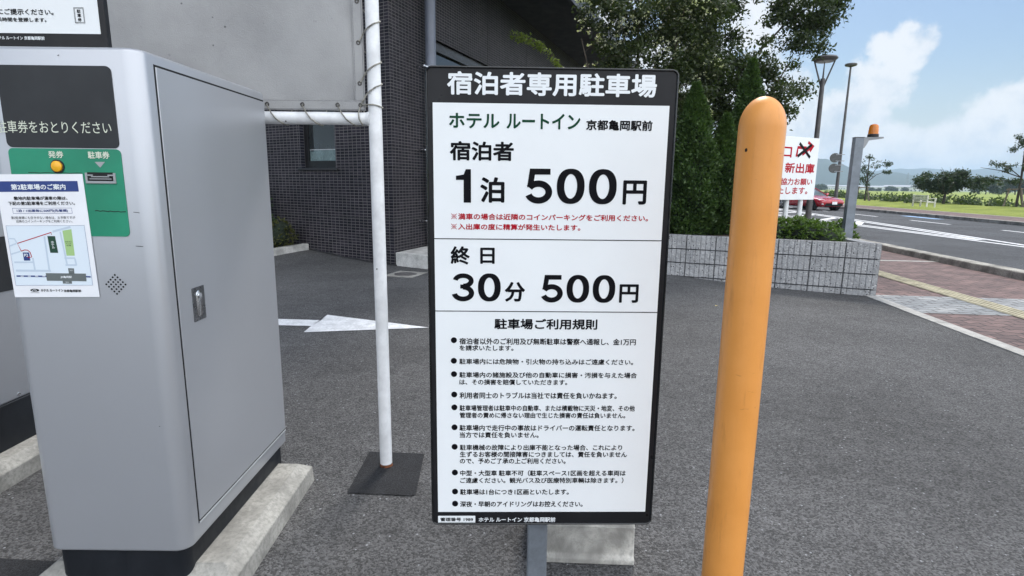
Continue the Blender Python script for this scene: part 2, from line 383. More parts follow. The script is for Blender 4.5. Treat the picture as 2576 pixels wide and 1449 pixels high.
plain('rust', (0.13, 0.045, 0.018), 0.9, 0.5, 40.0)
plain('lamp_dark', (0.085, 0.080, 0.080), 0.45, 0.15)
plain('lamp_lens', (0.40, 0.42, 0.44), 0.35, 0.05)
plain('sign_back', (0.11, 0.115, 0.112), 0.5, 0.15)
plain('amber_dome', (0.85, 0.26, 0.02), 0.15, 0.1, 20.0, **{'Transmission Weight': 0.35})
plain('car_red', (0.42, 0.010, 0.022), 0.22, 0.04, 2.0, spec=0.6, **{'Coat Weight': 0.8})
plain('car_glass', (0.10, 0.13, 0.14), 0.05, 0.05, spec=1.0)
plain('tyre', (0.018, 0.018, 0.019), 0.8, 0.1)
plain('rim', (0.42, 0.43, 0.44), 0.3, 0.1, metal=0.8)
plain('headlight', (0.65, 0.66, 0.66), 0.12, 0.1, spec=0.9)
plain('bench_wood', (0.62, 0.61, 0.55), 0.8, 0.25, 8.0)
plain('stake_wood', (0.16, 0.135, 0.105), 0.9, 0.3, 8.0)
plain('bark', (0.085, 0.068, 0.052), 0.95, 0.35, 12.0, bump=1.0, bscale=40)
plain('dark_bark', (0.05, 0.043, 0.036), 0.95, 0.35, 12.0, bump=1.0, bscale=40)
plain('house_wall', (0.66, 0.66, 0.65), 0.8, 0.05); plain('house_roof', (0.34, 0.36, 0.40), 0.7, 0.1)
plain('pylon_steel', (0.22, 0.24, 0.26), 0.6, 0.05)
plain('dry_leaf', (0.50, 0.42, 0.16), 0.8, 0.2)
tile_mat('tiles', 0, (0.006, 0.006, 0.010), (0.031, 0.027, 0.036), (0.15, 0.14, 0.14))
tile_mat('tiles_reveal', 1, (0.010, 0.011, 0.018), (0.022, 0.024, 0.04), (0.13, 0.13, 0.14))
leaf_mat('dogwood_leaf', (0.012, 0.026, 0.009), (0.062, 0.082, 0.026), 0.32)
leaf_mat('dogwood_flower', (0.46, 0.48, 0.33), (0.64, 0.64, 0.50), 0.3)
leaf_mat('dark_leaf', (0.010, 0.021, 0.008), (0.058, 0.082, 0.027), 0.36)
leaf_mat('maple_leaf', (0.11, 0.16, 0.030), (0.19, 0.23, 0.05), 0.4)
leaf_mat('conifer_leaf', (0.014, 0.042, 0.012), (0.082, 0.135, 0.034), 0.22)
leaf_mat('azalea_leaf', (0.022, 0.056, 0.014), (0.125, 0.19, 0.045), 0.3, 0.4)
leaf_mat('olive_leaf', (0.045, 0.052, 0.014), (0.115, 0.115, 0.03), 0.3)
leaf_mat('cherry_leaf', (0.018, 0.036, 0.016), (0.045, 0.07, 0.028), 0.3)
leaf_mat('weed_leaf', (0.022, 0.042, 0.016), (0.070, 0.100, 0.036), 0.3, 0.6)

def mat_fabric():
    m, t = newmat('banner_fabric'); co = obj_co(t)
    n = t.noise(co, 2.2, 6.0, 0.62); f = t.noise(co, 240.0, 2.0); st = t.noise(co, 26.0, 3.0, 0.7)
    col = t.mix(t.smooth(n, 0.3, 0.7), (0.31, 0.31, 0.312, 1), (0.385, 0.384, 0.384, 1))
    col = t.mix(t.smooth(st, 0.66, 0.75, 0.0, 0.28), col, (0.13, 0.135, 0.14, 1))
    v = t.n('ShaderNodeTexVoronoi', {'Vector': co, 'Scale': 17.0}); rr = t.n('ShaderNodeSeparateColor', {0: v.outputs['Color']}).outputs[0]
    spot = t.math('MULTIPLY', t.smooth(rr, 0.72, 0.74), t.smooth(v.outputs['Distance'], 0.10, 0.045))
    col = t.mix(t.math('MULTIPLY', spot, 0.75), col, (0.06, 0.06, 0.06, 1))
    finish(t, col, 0.8, t.math('ADD', t.math('MULTIPLY', f, 0.4), t.math('MULTIPLY', n, 2.0)), 0, 0.35, 0.01, 0.3)
mat_fabric()
def mat_block():
    m, t = newmat('split_block'); co = obj_co(t)
    n = t.noise(co, 4.0, 5.0, 0.6); g = t.noise(co, 55.0, 4.0, 0.7)
    col = t.mix(t.smooth(n, 0.3, 0.7), (0.37, 0.372, 0.375, 1), (0.49, 0.49, 0.492, 1))
    col = t.mix(t.smooth(g, 0.45, 0.75, 0.0, 0.5), col, (0.14, 0.142, 0.148, 1))
    v = t.n('ShaderNodeTexVoronoi', {'Vector': co, 'Scale': 46.0}); r_ = t.n('ShaderNodeSeparateColor', {0: v.outputs['Color']})
    near = t.smooth(v.outputs['Distance'], 0.42, 0.25)
    col = t.mix(t.math('MULTIPLY', t.smooth(r_.outputs[0], 0.84, 0.86), near), col, (0.62, 0.62, 0.60, 1))
    col = t.mix(t.math('MULTIPLY', t.smooth(r_.outputs[1], 0.92, 0.94), near), col, (0.03, 0.03, 0.032, 1))
    finish(t, col, 0.9, t.math('ADD', g, t.math('MULTIPLY', t.noise(co, 18.0, 3.0), 1.5)), 0, 0.9, 0.02, 0.3)
mat_block(); plain('block_joint', (0.12, 0.122, 0.126), 0.95, 0.2, 10); plain('block_groove_shade', (0.31, 0.312, 0.316), 0.95, 0.25, 14.0, bump=0.6, bscale=60)  # groove floors: darker copy of the block, shade between ribs in its colour
def mat_pavers(name, c1, c2, joint):
    m, t = newmat(name); co = obj_co(t)
    wv = t.n('ShaderNodeTexWave', {'Vector': co, 'Scale': 1.6, 'Distortion': 0.0}, wave_type='BANDS', bands_direction='X')
    s = t.n('ShaderNodeSeparateXYZ', {0: co})
    y = t.math('ADD', s.outputs[1], t.math('MULTIPLY', wv.outputs[0], 0.035))
    v = t.n('ShaderNodeCombineXYZ', {0: s.outputs[0], 1: y, 2: 0.0}).outputs[0]
    b = t.n('ShaderNodeTexBrick', {'Vector': v, 'Color1': c4(c1), 'Color2': c4(c2), 'Mortar': c4(joint), 'Scale': 1.0, 'Mortar Size': 0.009, 'Mortar Smooth': 0.3,
                                   'Bias': 0.0, 'Brick Width': 0.24, 'Row Height': 0.125}, offset=0.5)
    n = t.noise(co, 2.5, 5.0, 0.65); g = t.noise(co, 90.0, 2.0)
    col = t.mix(1.0, b.outputs[0], t.mix(t.smooth(n, 0.3, 0.7), (0.7, 0.7, 0.72, 1), (1.25, 1.22, 1.2, 1)), 'MULTIPLY')
    col = t.mix(t.smooth(g, 0.4, 0.7, 0.0, 0.35), col, (0.10, 0.09, 0.09, 1))
    finish(t, col, 0.85, t.math('ADD', t.math('MULTIPLY', b.outputs['Fac'], -1.0), t.math('MULTIPLY', g, 0.2)), 0, 0.6, 0.006, 0.35)
mat_pavers('red_pavers', (0.128, 0.088, 0.084), (0.205, 0.135, 0.125), (0.045, 0.038, 0.038))
mat_pavers('grey_pavers', (0.23, 0.25, 0.26), (0.32, 0.335, 0.34), (0.08, 0.08, 0.08))
plain('tactile', (0.40, 0.365, 0.255), 0.8, 0.2, 6.0, fine=0.3, bscale=60)
def mat_grass(name, a, b, sc_=0.8, fine=40.0):
    m, t = newmat(name); co = obj_co(t)
    n = t.noise(co, sc_, 6.0, 0.7); g = t.noise(co, fine, 3.0, 0.7)
    col = t.mix(t.smooth(n, 0.3, 0.7), c4(a), c4(b)); col = t.mix(t.smooth(g, 0.35, 0.7, 0.0, 0.5), col, c4(tuple(x * 0.45 for x in a)))
    finish(t, col, 0.95, g, 0, 1.0, 0.03, 0.2)
mat_grass('lawn_grass', (0.17, 0.215, 0.035), (0.29, 0.33, 0.065), 0.5, 9.0)
mat_grass('field_crop', (0.20, 0.26, 0.05), (0.32, 0.37, 0.09), 0.03, 0.4)
mat_grass('hill_forest', (0.030, 0.050, 0.028), (0.05, 0.07, 0.035), 0.004, 0.02)

# ================================================================== GROUND AND STREET (local x = across the street, local y = along it)
SA = R(5.7)
def S(u, v): return (v * math.cos(SA) + u * math.sin(SA), -v * math.sin(SA) + u * math.cos(SA))
def gh(x, y):
    return 0.115 * math.exp(-((x - 1.7) ** 2 + (y - 8.5) ** 2) / 2.6) + 0.135 * math.exp(-((x + 4.1) ** 2 + (y - 10.8) ** 2) / 1.7)
def sheet(name, mat, v0, v1, u0, u1, z, nu=1, par=None):
    m = MB(); us = [u0 + (u1 - u0) * i / nu for i in range(nu + 1)]
    for a, b in zip(us[:-1], us[1:]): m.quad((v0, a, 0), (v1, a, 0), (v1, b, 0), (v0, b, 0))
    return struct(m.obj(name, mat, par, (0, 0, z - (par.location.z if par else 0)), 0 if par else -SA))
# the parking lot: a gently uneven asphalt sheet
nu, nv = 170, 110; us = np.concatenate([np.linspace(-60, -5, 20), np.linspace(-4, 40, 150)]); vs = np.concatenate([np.linspace(-60, -25, 10), np.linspace(-24, 3.86, 100)])
pts = []
for u in us:
    for v in vs:
        x, y = S(u, v); pts.append((x, y, gh(x, y)))
gm = MB(); gm.add(pts, [(i * nv + j, i * nv + j + 1, (i + 1) * nv + j + 1, (i + 1) * nv + j) for i in range(nu - 1) for j in range(nv - 1)])
go = struct(gm.obj('ground', 'asphalt', smooth=True))
# far terrain: falls away gently into the valley
rad = [0.0, 20, 60, 100, 200, 400, 700, 1100, 2000, 4000, 9000]; zz = [-.06, -.06, -.06, -.1, -.5, -1.6, -2.8, -4, -4, -4, -4]; n = 72
fm = MB(); fm.add([(0, 0, -.06)] + [(r * math.sin(2 * math.pi * k / n), r * math.cos(2 * math.pi * k / n), z) for r, z in zip(rad[1:], zz[1:]) for k in range(n)],
       [(0, 1 + (k + 1) % n, 1 + k) for k in range(n)] + [(1 + i * n + k, 1 + i * n + (k + 1) % n, 1 + (i + 1) * n + (k + 1) % n, 1 + (i + 1) * n + k) for i in range(len(rad) - 2) for k in range(n)])
struct(fm.obj('field', 'field_crop', smooth=True))
swk = sheet('sidewalk', 'red_pavers', 4.0, 7.0, -60, 60, 0.004)
sheet('sidewalk_band', 'grey_pavers', 4.0, 7.0, 6.66, 7.72, 0.008, 1, swk)
sheet('sidewalk_band', 'grey_pavers', 4.0, 7.0, 1.0, 2.06, 0.008, 1, swk)
sheet('sidewalk_stripe', 'granite', 4.0, 7.0, 11.42, 11.56, 0.008, 1, swk)
# tactile strip: flat bars on a yellow base
tm = MB(); tm.box(4.94, 5.24, -4, 60, -.002, .004)
for k in range(4): tm.box(4.965 + k * .072, 5.00 + k * .072, -4, 60, .004, .009)
struct(tm.obj('tactile_paving', 'tactile', swk, (0, 0, .006)))
def stones(name, mat, v0, v1, z0, z1, u0, u1, step, bev, gap=0.008):
    m = MB(); u = u0
    while u < u1:
        j = random.uniform(-.003, .003)
        m.box(v0 + j, v1 + j, u, u + step - gap, z0, z1 + random.uniform(-.003, .003)); u += step
    return struct(m.obj(name, mat, None, (0, 0, 0), -SA, bevel=bev))
stones('edging', 'granite', 3.855, 3.995, -.05, .012, -4.0, 20, 0.6, .004, .006)
stones('kerb', 'kerb_concrete', 7.0, 7.26, -.1, .125, -3.0, 60, 0.6, .02)
rd = sheet('road', 'road_asphalt', 7.2, 17.2, -40, 260, 0.006, 30)
stones('far_kerb', 'kerb_concrete', 17.15, 17.35, -.1, .15, -10, 110, 2.0, .02)
fsw = sheet('far_sidewalk', 'red_pavers', 17.34, 19.9, -40, 260, 0.145)
sheet('far_sidewalk_edge', 'granite', 19.86, 20.05, -40, 260, 0.15, 1, fsw)
# lawn with a soft swell
lm = MB(); uu = np.linspace(-10, 120, 90); vv = np.linspace(20.0, 29.5, 14)
lm.add([(v, u, .16 + .10 * math.sin(v * .9 + 2) * math.sin(u * .21) + .03 * random.random() if v > 20.1 else .15) for u in uu for v in vv],
       [(i * 14 + j, i * 14 + j + 1, (i + 1) * 14 + j + 1, (i + 1) * 14 + j) for i in range(89) for j in range(13)])
struct(lm.obj('lawn', 'lawn_grass', None, (0, 0, 0), -SA, smooth=True))
# painted road lines
rm = MB()
def pline(p, q, w):
    (u0, v0), (u1, v1) = p, q; d = math.hypot(u1 - u0, v1 - v0); nx, ny = (v1 - v0) / d * w / 2, (u1 - u0) / d * w / 2
    rm.quad((v0 + ny, u0 - nx, 0), (v1 + ny, u1 - nx, 0), (v1 - ny, u1 + nx, 0), (v0 - ny, u0 + nx, 0))
for k in range(-3, 9): pline((20.77 + 5.3 * k - 2.6, 14.62), (20.77 + 5.3 * k, 14.62), .15)
pline((-30, 11.10), (13.6, 11.15), .17)
for pts_ in (((13.6, 11.12), (22.24, 10.42), (34, 9.45), (60, 7.6)), ((13.6, 11.2), (20.6, 11.86), (26.25, 12.27), (60, 14.2)), ((16.6, 11.14), (22.5, 10.75), (34, 9.85), (60, 8.0)), ((16.6, 11.24), (21.5, 11.62), (26.6, 11.95), (60, 13.75))):
    for p_, q_ in zip(pts_[:-1], pts_[1:]): pline(p_, q_, .16)
for k in range(14):
    u = 22.5 + 2.6 * k; pline((u, 10.75 - .075 * (u - 22.5)), (u + 1.9, 11.75 + .055 * (u - 21.5)), .30)
pline((-30, 7.75), (60, 7.75), .0001 + .12); pline((-30, 16.75), (26, 16.75), .0001)
rm.obj('road_marking', 'road_paint', rd, (0, 0, .004))
bm_ = MB(); bm_.quad((16.3, 27.3, 0), (16.75, 27.3, 0), (16.75, 30.0, 0), (16.3, 30.0, 0)); bm_.obj('cycle_marking', 'blue_paint', rd, (0, 0, .004))
# painted arrow on the parking lot
am = MB()
apts = [(-2.45, 5.605), (-1.935, 5.57), (-1.947, 5.807), (-0.80, 5.324), (-1.94, 5.098), (-1.951, 5.332), (-2.45, 5.352)]
am.add([(x, y, 0) for x, y in apts] + [(-4.2, 5.68, 0), (-4.2, 5.43, 0)], [(2, 1, 5), (2, 5, 3), (5, 4, 3), (1, 0, 6, 5), (0, 7, 8, 6)])
am.obj('arrow_marking', 'road_paint', go, (0, 0, .006))
pm = MB(); pm.add([(-.7366, 2.752, 0), (-.447, 2.737, 0), (-.426, 2.345, 0), (-.44, 2.334, 0), (-.74, 2.352, 0)], [(4, 3, 2, 1, 0)])
pm.obj('asphalt_patch', 'patch_asphalt', go, (0, 0, .005))
pm = MB(); pm.add([(-1.90, 1.70, 0), (-1.62, 1.70, 0), (-1.66, 1.86, 0), (-1.96, 1.88, 0)], [(0, 1, 2, 3)])
pm.obj('asphalt_patch', 'patch_asphalt', go, (0, 0, .005))
# hills: two ridges, from azimuth / elevation profiles
def ridge(name, prof, dist, depth, zb):
    m = MB(); A = np.linspace(prof[0][0], prof[-1][0], 260); E = np.interp(A, [p[0] for p in prof], [p[1] for p in prof])
    vs_ = []
    for i, (a, e) in enumerate(zip(A, E)):
        e = e + .05 * math.sin(a * 2.7) * .6 + .035 * math.sin(a * 7.1 + 1) + .02 * math.sin(a * 17.3)
        h = dist * math.tan(R(max(.15, e))) + 1.4
        for k, (dd, hh) in enumerate(((-.45, 0), (-.28, .30 + .05 * math.sin(a * 9)), (-.14, .66 + .06 * math.sin(a * 6 + 2)), (0, 1), (.25, .7), (.6, 0))):
            r_ = dist * (1 + dd * depth); vs_.append((r_ * math.sin(R(a)), r_ * math.cos(R(a)), zb + (h - zb) * hh))
    m.add(vs_, [(i * 6 + j, i * 6 + j + 1, (i + 1) * 6 + j + 1, (i + 1) * 6 + j) for i in range(259) for j in range(5)])
    return struct(m.obj(name, 'hill_forest', smooth=True))
ridge('hills', [(-70, 1.5), (-30, 3), (0, 2.2), (12, 1.6), (20, 2.2), (25.5, 2.75), (27.5, 2.5), (28.7, 2.2), (29.3, 2.1), (30.8, 1.3), (32.1, 1.15), (33.4, 1.22), (34.2, 1.1), (35.4, .85), (37, .5), (40, .3), (60, .3)], 2600, .35, -4.2)
ridge('hills', [(-70, 1), (20, 1), (30, 1.2), (33.1, 1.42), (33.6, 1.5), (34.8, 1.52), (35.1, 1.46), (36, 1.52), (37.5, 1.3), (39.2, 1.52), (40.2, 1.66), (41.5, 1.6), (45, 1.4), (70, 1.8)], 4300, .3, -4.2)
# ================================================================== HOTEL BUILDING
CX_, CY_ = -1.98, 9.44
bld = thing('hotel_building', 'dark tiled low building with a deep flat canopy, small window and grey downpipe', 'building', (CX_, CY_, 0))
RA = math.atan2(math.cos(R(59)), -math.sin(R(59))); RB = R(69.5)
ZT = 5.49
wa = MB(); s0, s1, za, zb = 1.317, 2.25, 1.62, 2.95
wa.prism([(0, 0), (.08, -.25), (s0, -.25), (s0, 0)][::-1], -.2, ZT); wa.box(s1, 14, -.25, 0, -.2, ZT); wa.box(s0, s1, -.25, 0, -.2, za); wa.box(s0, s1, -.25, 0, zb, ZT)
w_a = wa.obj('wall', 'tiles', bld, (0, 0, 0), RA)
tag(w_a, label='dark tiled wall with small framed window')
for q0, q1 in ((s0, s0 + .008), (s1 - .008, s1)): m = MB(); m.box(q0, q1, -.12, -.001, za, zb); m.obj('window_reveal', 'tiles_reveal', bld, (0, 0, 0), RA)
m = MB(); m.box(.01, 14, .0005, .003, .763, .773); m.obj('joint_course', 'fascia', bld, (0, 0, 0), RA)
# small window
m = MB(); a, b = s0 + .008, s1 - .008
m.box(b - .10, b, -.17, -.10, za, zb); m.box(a, a + .06, -.17, -.10, za, zb); m.box(a + .06, b - .10, -.17, -.10, za, za + .13); m.box(a + .06, b - .10, -.17, -.10, zb - .06, zb)
win = m.obj('window', 'window_frame', bld, (0, 0, 0), RA, bevel=.004)
m = MB(); m.box(a + .06, b - .10, -.150, -.142, za + .335, zb - .06); m.obj('pane', 'glass_curtain', win)
m = MB(); m.box(a + .06, b - .10, -.150, -.142, za + .13, za + .322); m.obj('frosted_pane', 'frosted_film', win)
m = MB(); m.box(a + .06, b - .10, -.155, -.135, za + .322, za + .335); m.obj('bar', 'lamp_lens', win)
m = MB(); m.box(b - .20, b - .13, -.141, -.136, za + .30, zb - .06); m.obj('sash', 'window_frame', win)
m = MB(); m.box(s0 - .05, s1 + .05, -.12, .035, za - .045, za - .002); m.obj('sill', 'fascia', win, bevel=.006)
# wall running away to the right, with the long slot window
wb = MB(); t0, t1, ya, yb = 1.50, 9.0, 2.75, 3.935
wb.prism([(0, 0), (t0, 0), (t0, .25), (.08, .25)], -.2, ZT); wb.box(t1, 34, 0, .25, -.2, ZT); wb.box(t0, t1, 0, .25, -.2, ya); wb.box(t0, t1, 0, .25, yb, ZT)
wb.obj('wall', 'tiles', bld, (0, 0, 0), RB)
m = MB(); m.box(t0, t1, .06, .17, yb - .17, yb); m.box(t0, t1, .10, .17, ya, ya + .06)  # thick black top member stands in for the shaded soffit of the recess
for x in (t0, 3.4, 5.3, 7.2, t1 - .06): m.box(x, x + .06, .10, .17, ya + .06, yb - .17)
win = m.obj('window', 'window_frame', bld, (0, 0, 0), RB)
m = MB(); m.box(t0 + .06, t1 - .06, .125, .133, ya + .06, yb - .17); m.obj('pane', 'glass', win)
m = MB()
for x in (3.96, 6.54, 9.1, 11.7): m.box(x - .006, x + .006, -.003, -.0005, .2, ZT - .05)
m.obj('expansion_joint', 'gap_black', bld, (0, 0, 0), RB)
m = MB(); m.box(.01, 34, -.003, -.0005, .763, .773); m.obj('joint_course', 'fascia', bld, (0, 0, 0), RB)
m = MB(); m.box(-1.2, 34, -1.52, .9, ZT, ZT + .05); cn = m.obj('canopy', 'soffit', bld, (0, 0, 0), RB)
m = MB(); m.box(-1.2, 34, -1.60, -1.52, ZT - .10, ZT + .30); m.obj('fascia', 'fascia', cn)
m = MB(); m.prism([(-1.2, -1.52), (34, -1.52), (34, 9), (2.5, 9), (-1.2, .9)], ZT + .05, ZT + .30); m.obj('roof', 'fascia', bld, (0, 0, 0), RB)
# footing slab at the foot of the pipe
ca, sa_ = math.cos(R(31)), math.sin(R(31))
m = MB(); m.prism([(.02, -.03), (.02 + 1.5 * ca, -.03 - 1.5 * sa_), (.02 + 1.5 * ca + 1.0, 2.3 - 1.5 * sa_), (.90, 2.5)], -.05, .225)
m.obj('footing', 'concrete', bld, bevel=.008)
# downpipe
m = MB(); m.tube([(1.065, -.155, .225), (1.065, -.155, ZT)], .092, 24); m.tube([(1.065, -.155, 1.12), (1.065, -.155, 1.32)], .099, 24); m.tube([(1.065, -.155, .226), (1.065, -.155, .27)], .105, 24)
dp = m.obj('downpipe', 'pipe_grey', bld, (0, 0, 0), RB, smooth=True)
for z in (.71, 1.95, 3.35, 4.75):
    m = MB(); m.tube([(1.065, -.155, z - .018), (1.065, -.155, z + .018)], .100, 24); m.box(.83, .97, -.165, -.145, z - .012, z + .012); m.tube([(.83, -.155, z), (.83, -.001, z)], .016, 8)
    m.obj('bracket', 'chrome', dp, smooth=True)
m = MB(); pts = []
for k in range(14):
    s = 2.15 - k * .17; x, y = CX_ - .857 * s, CY_ + .515 * s; x -= .03 * .515; y -= .03 * .857
    pts.append((x, y, gh(x, y) + .016 + .008 * math.sin(k * 1.9)))
tag(m.tube(pts, .013, 6).obj('cable', 'dark_rubber', smooth=True), 'black cable lying along the foot of the tiled wall', 'cable')
m = MB(); m.lathe([(.02, 0), (.025, .03), (.02, .05), (.03, .055), (.03, .075), (.012, .085), (.012, .12)], n=10); m.tube([(-.05, 0, .06), (.05, 0, .06)], .012, 8)
vx, vy = CX_ - .857 * 2.18 - .02, CY_ + .515 * 2.18 - .04
tag(m.obj('valve', 'dark_rubber', None, (vx, vy, gh(vx, vy)), smooth=True), 'small black outlet valve at the kerb end beside the tiled wall', 'valve')
# kerb and shrubs at the left of the wall
m = MB(); d = Vector((-.36, -.58)).normalized(); nrm = Vector((-d.y, d.x)) * -1
kp = [Vector((-3.80, 10.50)) + d * t for t in np.linspace(0, 3.0, 7)]
for a, b in zip(kp[:-1], kp[1:]):
    w = Vector((-.14, .07)); za_, zb_ = gh(*a), gh(*b)
    m.add([(a.x, a.y, za_ - .1), (b.x, b.y, zb_ - .1), (b.x + w.x, b.y + w.y, zb_ - .1), (a.x + w.x, a.y + w.y, za_ - .1), (a.x, a.y, za_ + .115), (b.x, b.y, zb_ + .115), (b.x + w.x, b.y + w.y, zb_ + .115), (a.x + w.x, a.y + w.y, za_ + .115)],
          [(0, 1, 5, 4), (4, 5, 6, 7), (2, 3, 7, 6), (0, 4, 7, 3), (1, 2, 6, 5)])
tag(m.obj('kerb', 'concrete', bevel=.012), 'pale concrete kerb in front of the little shrub bed', 'kerb')
m = MB(); m.add([(-3.9, 10.55, .15), (-5.3, 8.2, .1), (-9, 10.0, .1), (-9, 14, .1)], [(0, 3, 2, 1)]); struct(m.obj('soil', 'soil'))
# drain cover
dr = thing('drain_cover', 'square concrete drain frame with a round dark lid in the asphalt', 'drain cover', (-1.63, 8.52, 0), R(-18))
m = MB(); m.box(-.24, .24, -.26, .26, .001, .008); m.obj('frame', 'old_concrete', dr)
m = MB(); m.lathe([(.17, .008), (.17, .013), (.14, .014), (.0, .014)], n=24); m.obj('lid', 'lamp_dark', dr)

# ================================================================== PLANTER WALL, SOIL
pw = thing('planter_wall', 'low retaining wall of grey ribbed split-face concrete blocks', 'wall', (4.715, 7.178, 0), math.atan2(-.391, .92))
jb = MB(); rb = MB(); gb = MB()
ztop = .685
def ribwall(ox, oy, ang, L, inward):
    ca, sn = math.cos(ang), math.sin(ang)
    def P(x, y, z): return (ox + x * ca - y * sn, oy + x * sn + y * ca, z)
    def bx(mb, x0, x1, y0, y1, z0, z1, jit=0):
        q = [P(x, y, z) for z in (z0, z1) for x, y in ((x0, y0), (x1, y0), (x1, y1), (x0, y1))]
        if jit: q = [(a + random.uniform(-jit, jit) * .4, b + random.uniform(-jit, jit), c + random.uniform(-jit, jit) * .3) for a, b, c in q]
        mb.add(q, [(3, 2, 1, 0), (4, 5, 6, 7), (0, 1, 5, 4), (1, 2, 6, 5), (2, 3, 7, 6), (3, 0, 4, 7)])
    bx(jb, 0, L, .026, .15, -.15, ztop - .002)
    for c in range(4):
        z1 = ztop - .2 * c - (.0 if c == 0 else .009); z0 = max(ztop - .2 * (c + 1) + .009, -.12); off = 0.0
        k = 0
        while k * .0667 < L - .02:
            x = k * .0667; last = (k % 6 == 5)
            bx(rb, x + .002 + (.005 if k % 6 == 0 else 0), min(L, x + .054), 0, .030, z0, z1, .004); k += 1
        k = 0
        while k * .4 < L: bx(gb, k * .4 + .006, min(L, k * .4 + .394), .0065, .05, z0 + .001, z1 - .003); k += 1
ribwall(-5.6, 0, 0, 5.6, 1)
ang = math.pi / 2 - SA + R(23.03); cc, ss = math.cos(ang), math.sin(ang)
jb.obj('joint', 'block_joint', pw); gb.obj('groove', 'block_groove_shade', pw); rbo = rb.obj('block_course', 'split_block', pw)
sw = MB(); P = lambda x, y: (x * cc - y * ss, x * ss + y * cc)
sw.prism([P(.012, -.0), P(8, -.0), P(8, .15), P(.16, .15)], -.1, ztop - .003); sw.obj('return_wall', 'split_block', pw)
cx = math.atan2(-.391, .92)
def PWL(x, y): return (4.715 + x * math.cos(cx) - y * math.sin(cx), 7.178 + x * math.sin(cx) + y * math.cos(cx))
so = MB(); q1 = PWL(-5.6, .12); q2 = PWL(-.1, .12); q3 = (q2[0] + 8 * math.sin(SA), q2[1] + 8 * math.cos(SA)); q4 = (-.2, 17.5)
so.add([(q1[0], q1[1], .60), (q2[0], q2[1], .60), (q3[0], q3[1], .60), (q4[0], q4[1], .60)], [(0, 1, 2, 3)]); struct(so.obj('soil', 'soil'))

# ================================================================== POLE FRAME, BANNER, ROPE
PY = 2.611
pf = thing('pipe_frame', 'white painted pipe frame with upright post and crossbar beside the machine', 'pipe frame', (-.618, PY, 0))
m = MB(); m.tube([(0, 0, 0), (0, 0, 3.3)], .0295, 28); m.obj('post', 'white_paint', pf, smooth=True)
m = MB(); m.tube([(-2.3, 0, 0), (-2.3, 0, 3.3)], .0295, 20); m.obj('post', 'white_paint', pf, smooth=True)
m = MB(); m.tube([(-2.275, 0, 1.672), (-.025, 0, 1.672)], .0275, 28); m.tube([(-.040, 0, 1.672), (-.022, 0, 1.672)], [.0275, .034], 28); m.obj('crossbar', 'white_paint', pf, smooth=True)
m = MB(); m.tube([(-2.275, 0, 3.25), (-.025, 0, 3.25)], .0275, 20); m.obj('crossbar', 'white_paint', pf, smooth=True)
m = MB(); m.lathe([(.0300, 0), (.0325, .004), (.0312, .012), (.0299, .018)], n=28); m.obj('rusty_base', 'rust', pf, smooth=True)
m = MB(); m.tube([(-.008, -.0286, 1.0), (-.008, -.031, 1.0)], .003, 10); m.obj('hole', 'gap_black', pf)
m = MB(); m.tube([(-.39, -.026, 1.655), (-.39, -.029, 1.655)], .003, 8); m.obj('hole', 'gap_black', pf)
bn = thing('banner', 'grey canvas banner laced into the white pipe frame', 'banner', (-1.72, PY, 1.706))
m = MB(); NX, NZ = 60, 40; W0, W1, ZB, ZH = -1.04, 1.062, 0.0, 1.44
m.add([(W0 + (W1 - W0) * i / NX, .012 * math.sin(i * .31) * math.sin(j * .22) + .006 * math.sin(i * .9 + j * .5) * math.exp(-min(i, NX - i, j, NZ - j) / 3), ZB + (ZH - ZB) * j / NZ) for i in range(NX + 1) for j in range(NZ + 1)],
      [(i * (NZ + 1) + j, (i + 1) * (NZ + 1) + j, (i + 1) * (NZ + 1) + j + 1, i * (NZ + 1) + j + 1) for i in range(NX) for j in range(NZ)])
cl = m.obj('cloth', 'banner_fabric', bn, smooth=True); so_ = cl.modifiers.new('thickness', 'SOLIDIFY'); so_.thickness = .0012
hem = MB()
for x0, x1, z0, z1 in ((W0, W1, .001, .043), (W1 - .043, W1, .044, ZH - .001), (W0, W0 + .043, .044, ZH - .001)): hem.box(x0, x1, -.0155, -.0125, z0, z1)
hem.obj('hem', 'banner_fabric', bn)
th = MB()
for k in range(int((W1 - W0) / .006)): x = W0 + k * .006; th.box(x, x + .0035, -.0165, -.0155, .039, .0400)
for k in range(220): th.box(W1 - .040, W1 - .0390, -.0165, -.0155, .045 + k * .006, .0485 + k * .006); 
th.box(W1 - .004, W1 - .003, -.0165, -.0155, .002, ZH); th.box(W0, W1, -.0165, -.0155, .0035, .0045)
th.obj('stitching', 'thread', bn)
eb = [(-1.09 - .1555 * k + 1.72, .0225) for k in range(-2, 11)]; eb = [(x, z) for x, z in eb if W0 + .02 < x < W1 - .05] ; 
es = [(1.042, z - 1.706) for z in (1.7285, 1.82, 1.988, 2.155, 2.32, 2.49, 2.655, 2.82, 2.985)]
base_e = None
for x, z in eb + es:
    if base_e is None:
        m = MB(); vs_ = []; NN = 18
        for rr, yy in ((.0042, -.016), (.0052, -.0185), (.0082, -.0185), (.0098, -.0165)):
            vs_ += [(rr * math.cos(2 * math.pi * k / NN), yy, rr * math.sin(2 * math.pi * k / NN)) for k in range(NN)]
        m.add(vs_, [(i * NN + k, i * NN + (k + 1) % NN, (i + 1) * NN + (k + 1) % NN, (i + 1) * NN + k) for i in range(3) for k in range(NN)])
        base_e = m.obj('eyelet', 'eyelet', bn, (x, 0, z), smooth=True)
    else:
        e = base_e.copy(); COL.objects.link(e); e.location = (x, 0, z)
rp = MB(); path = []
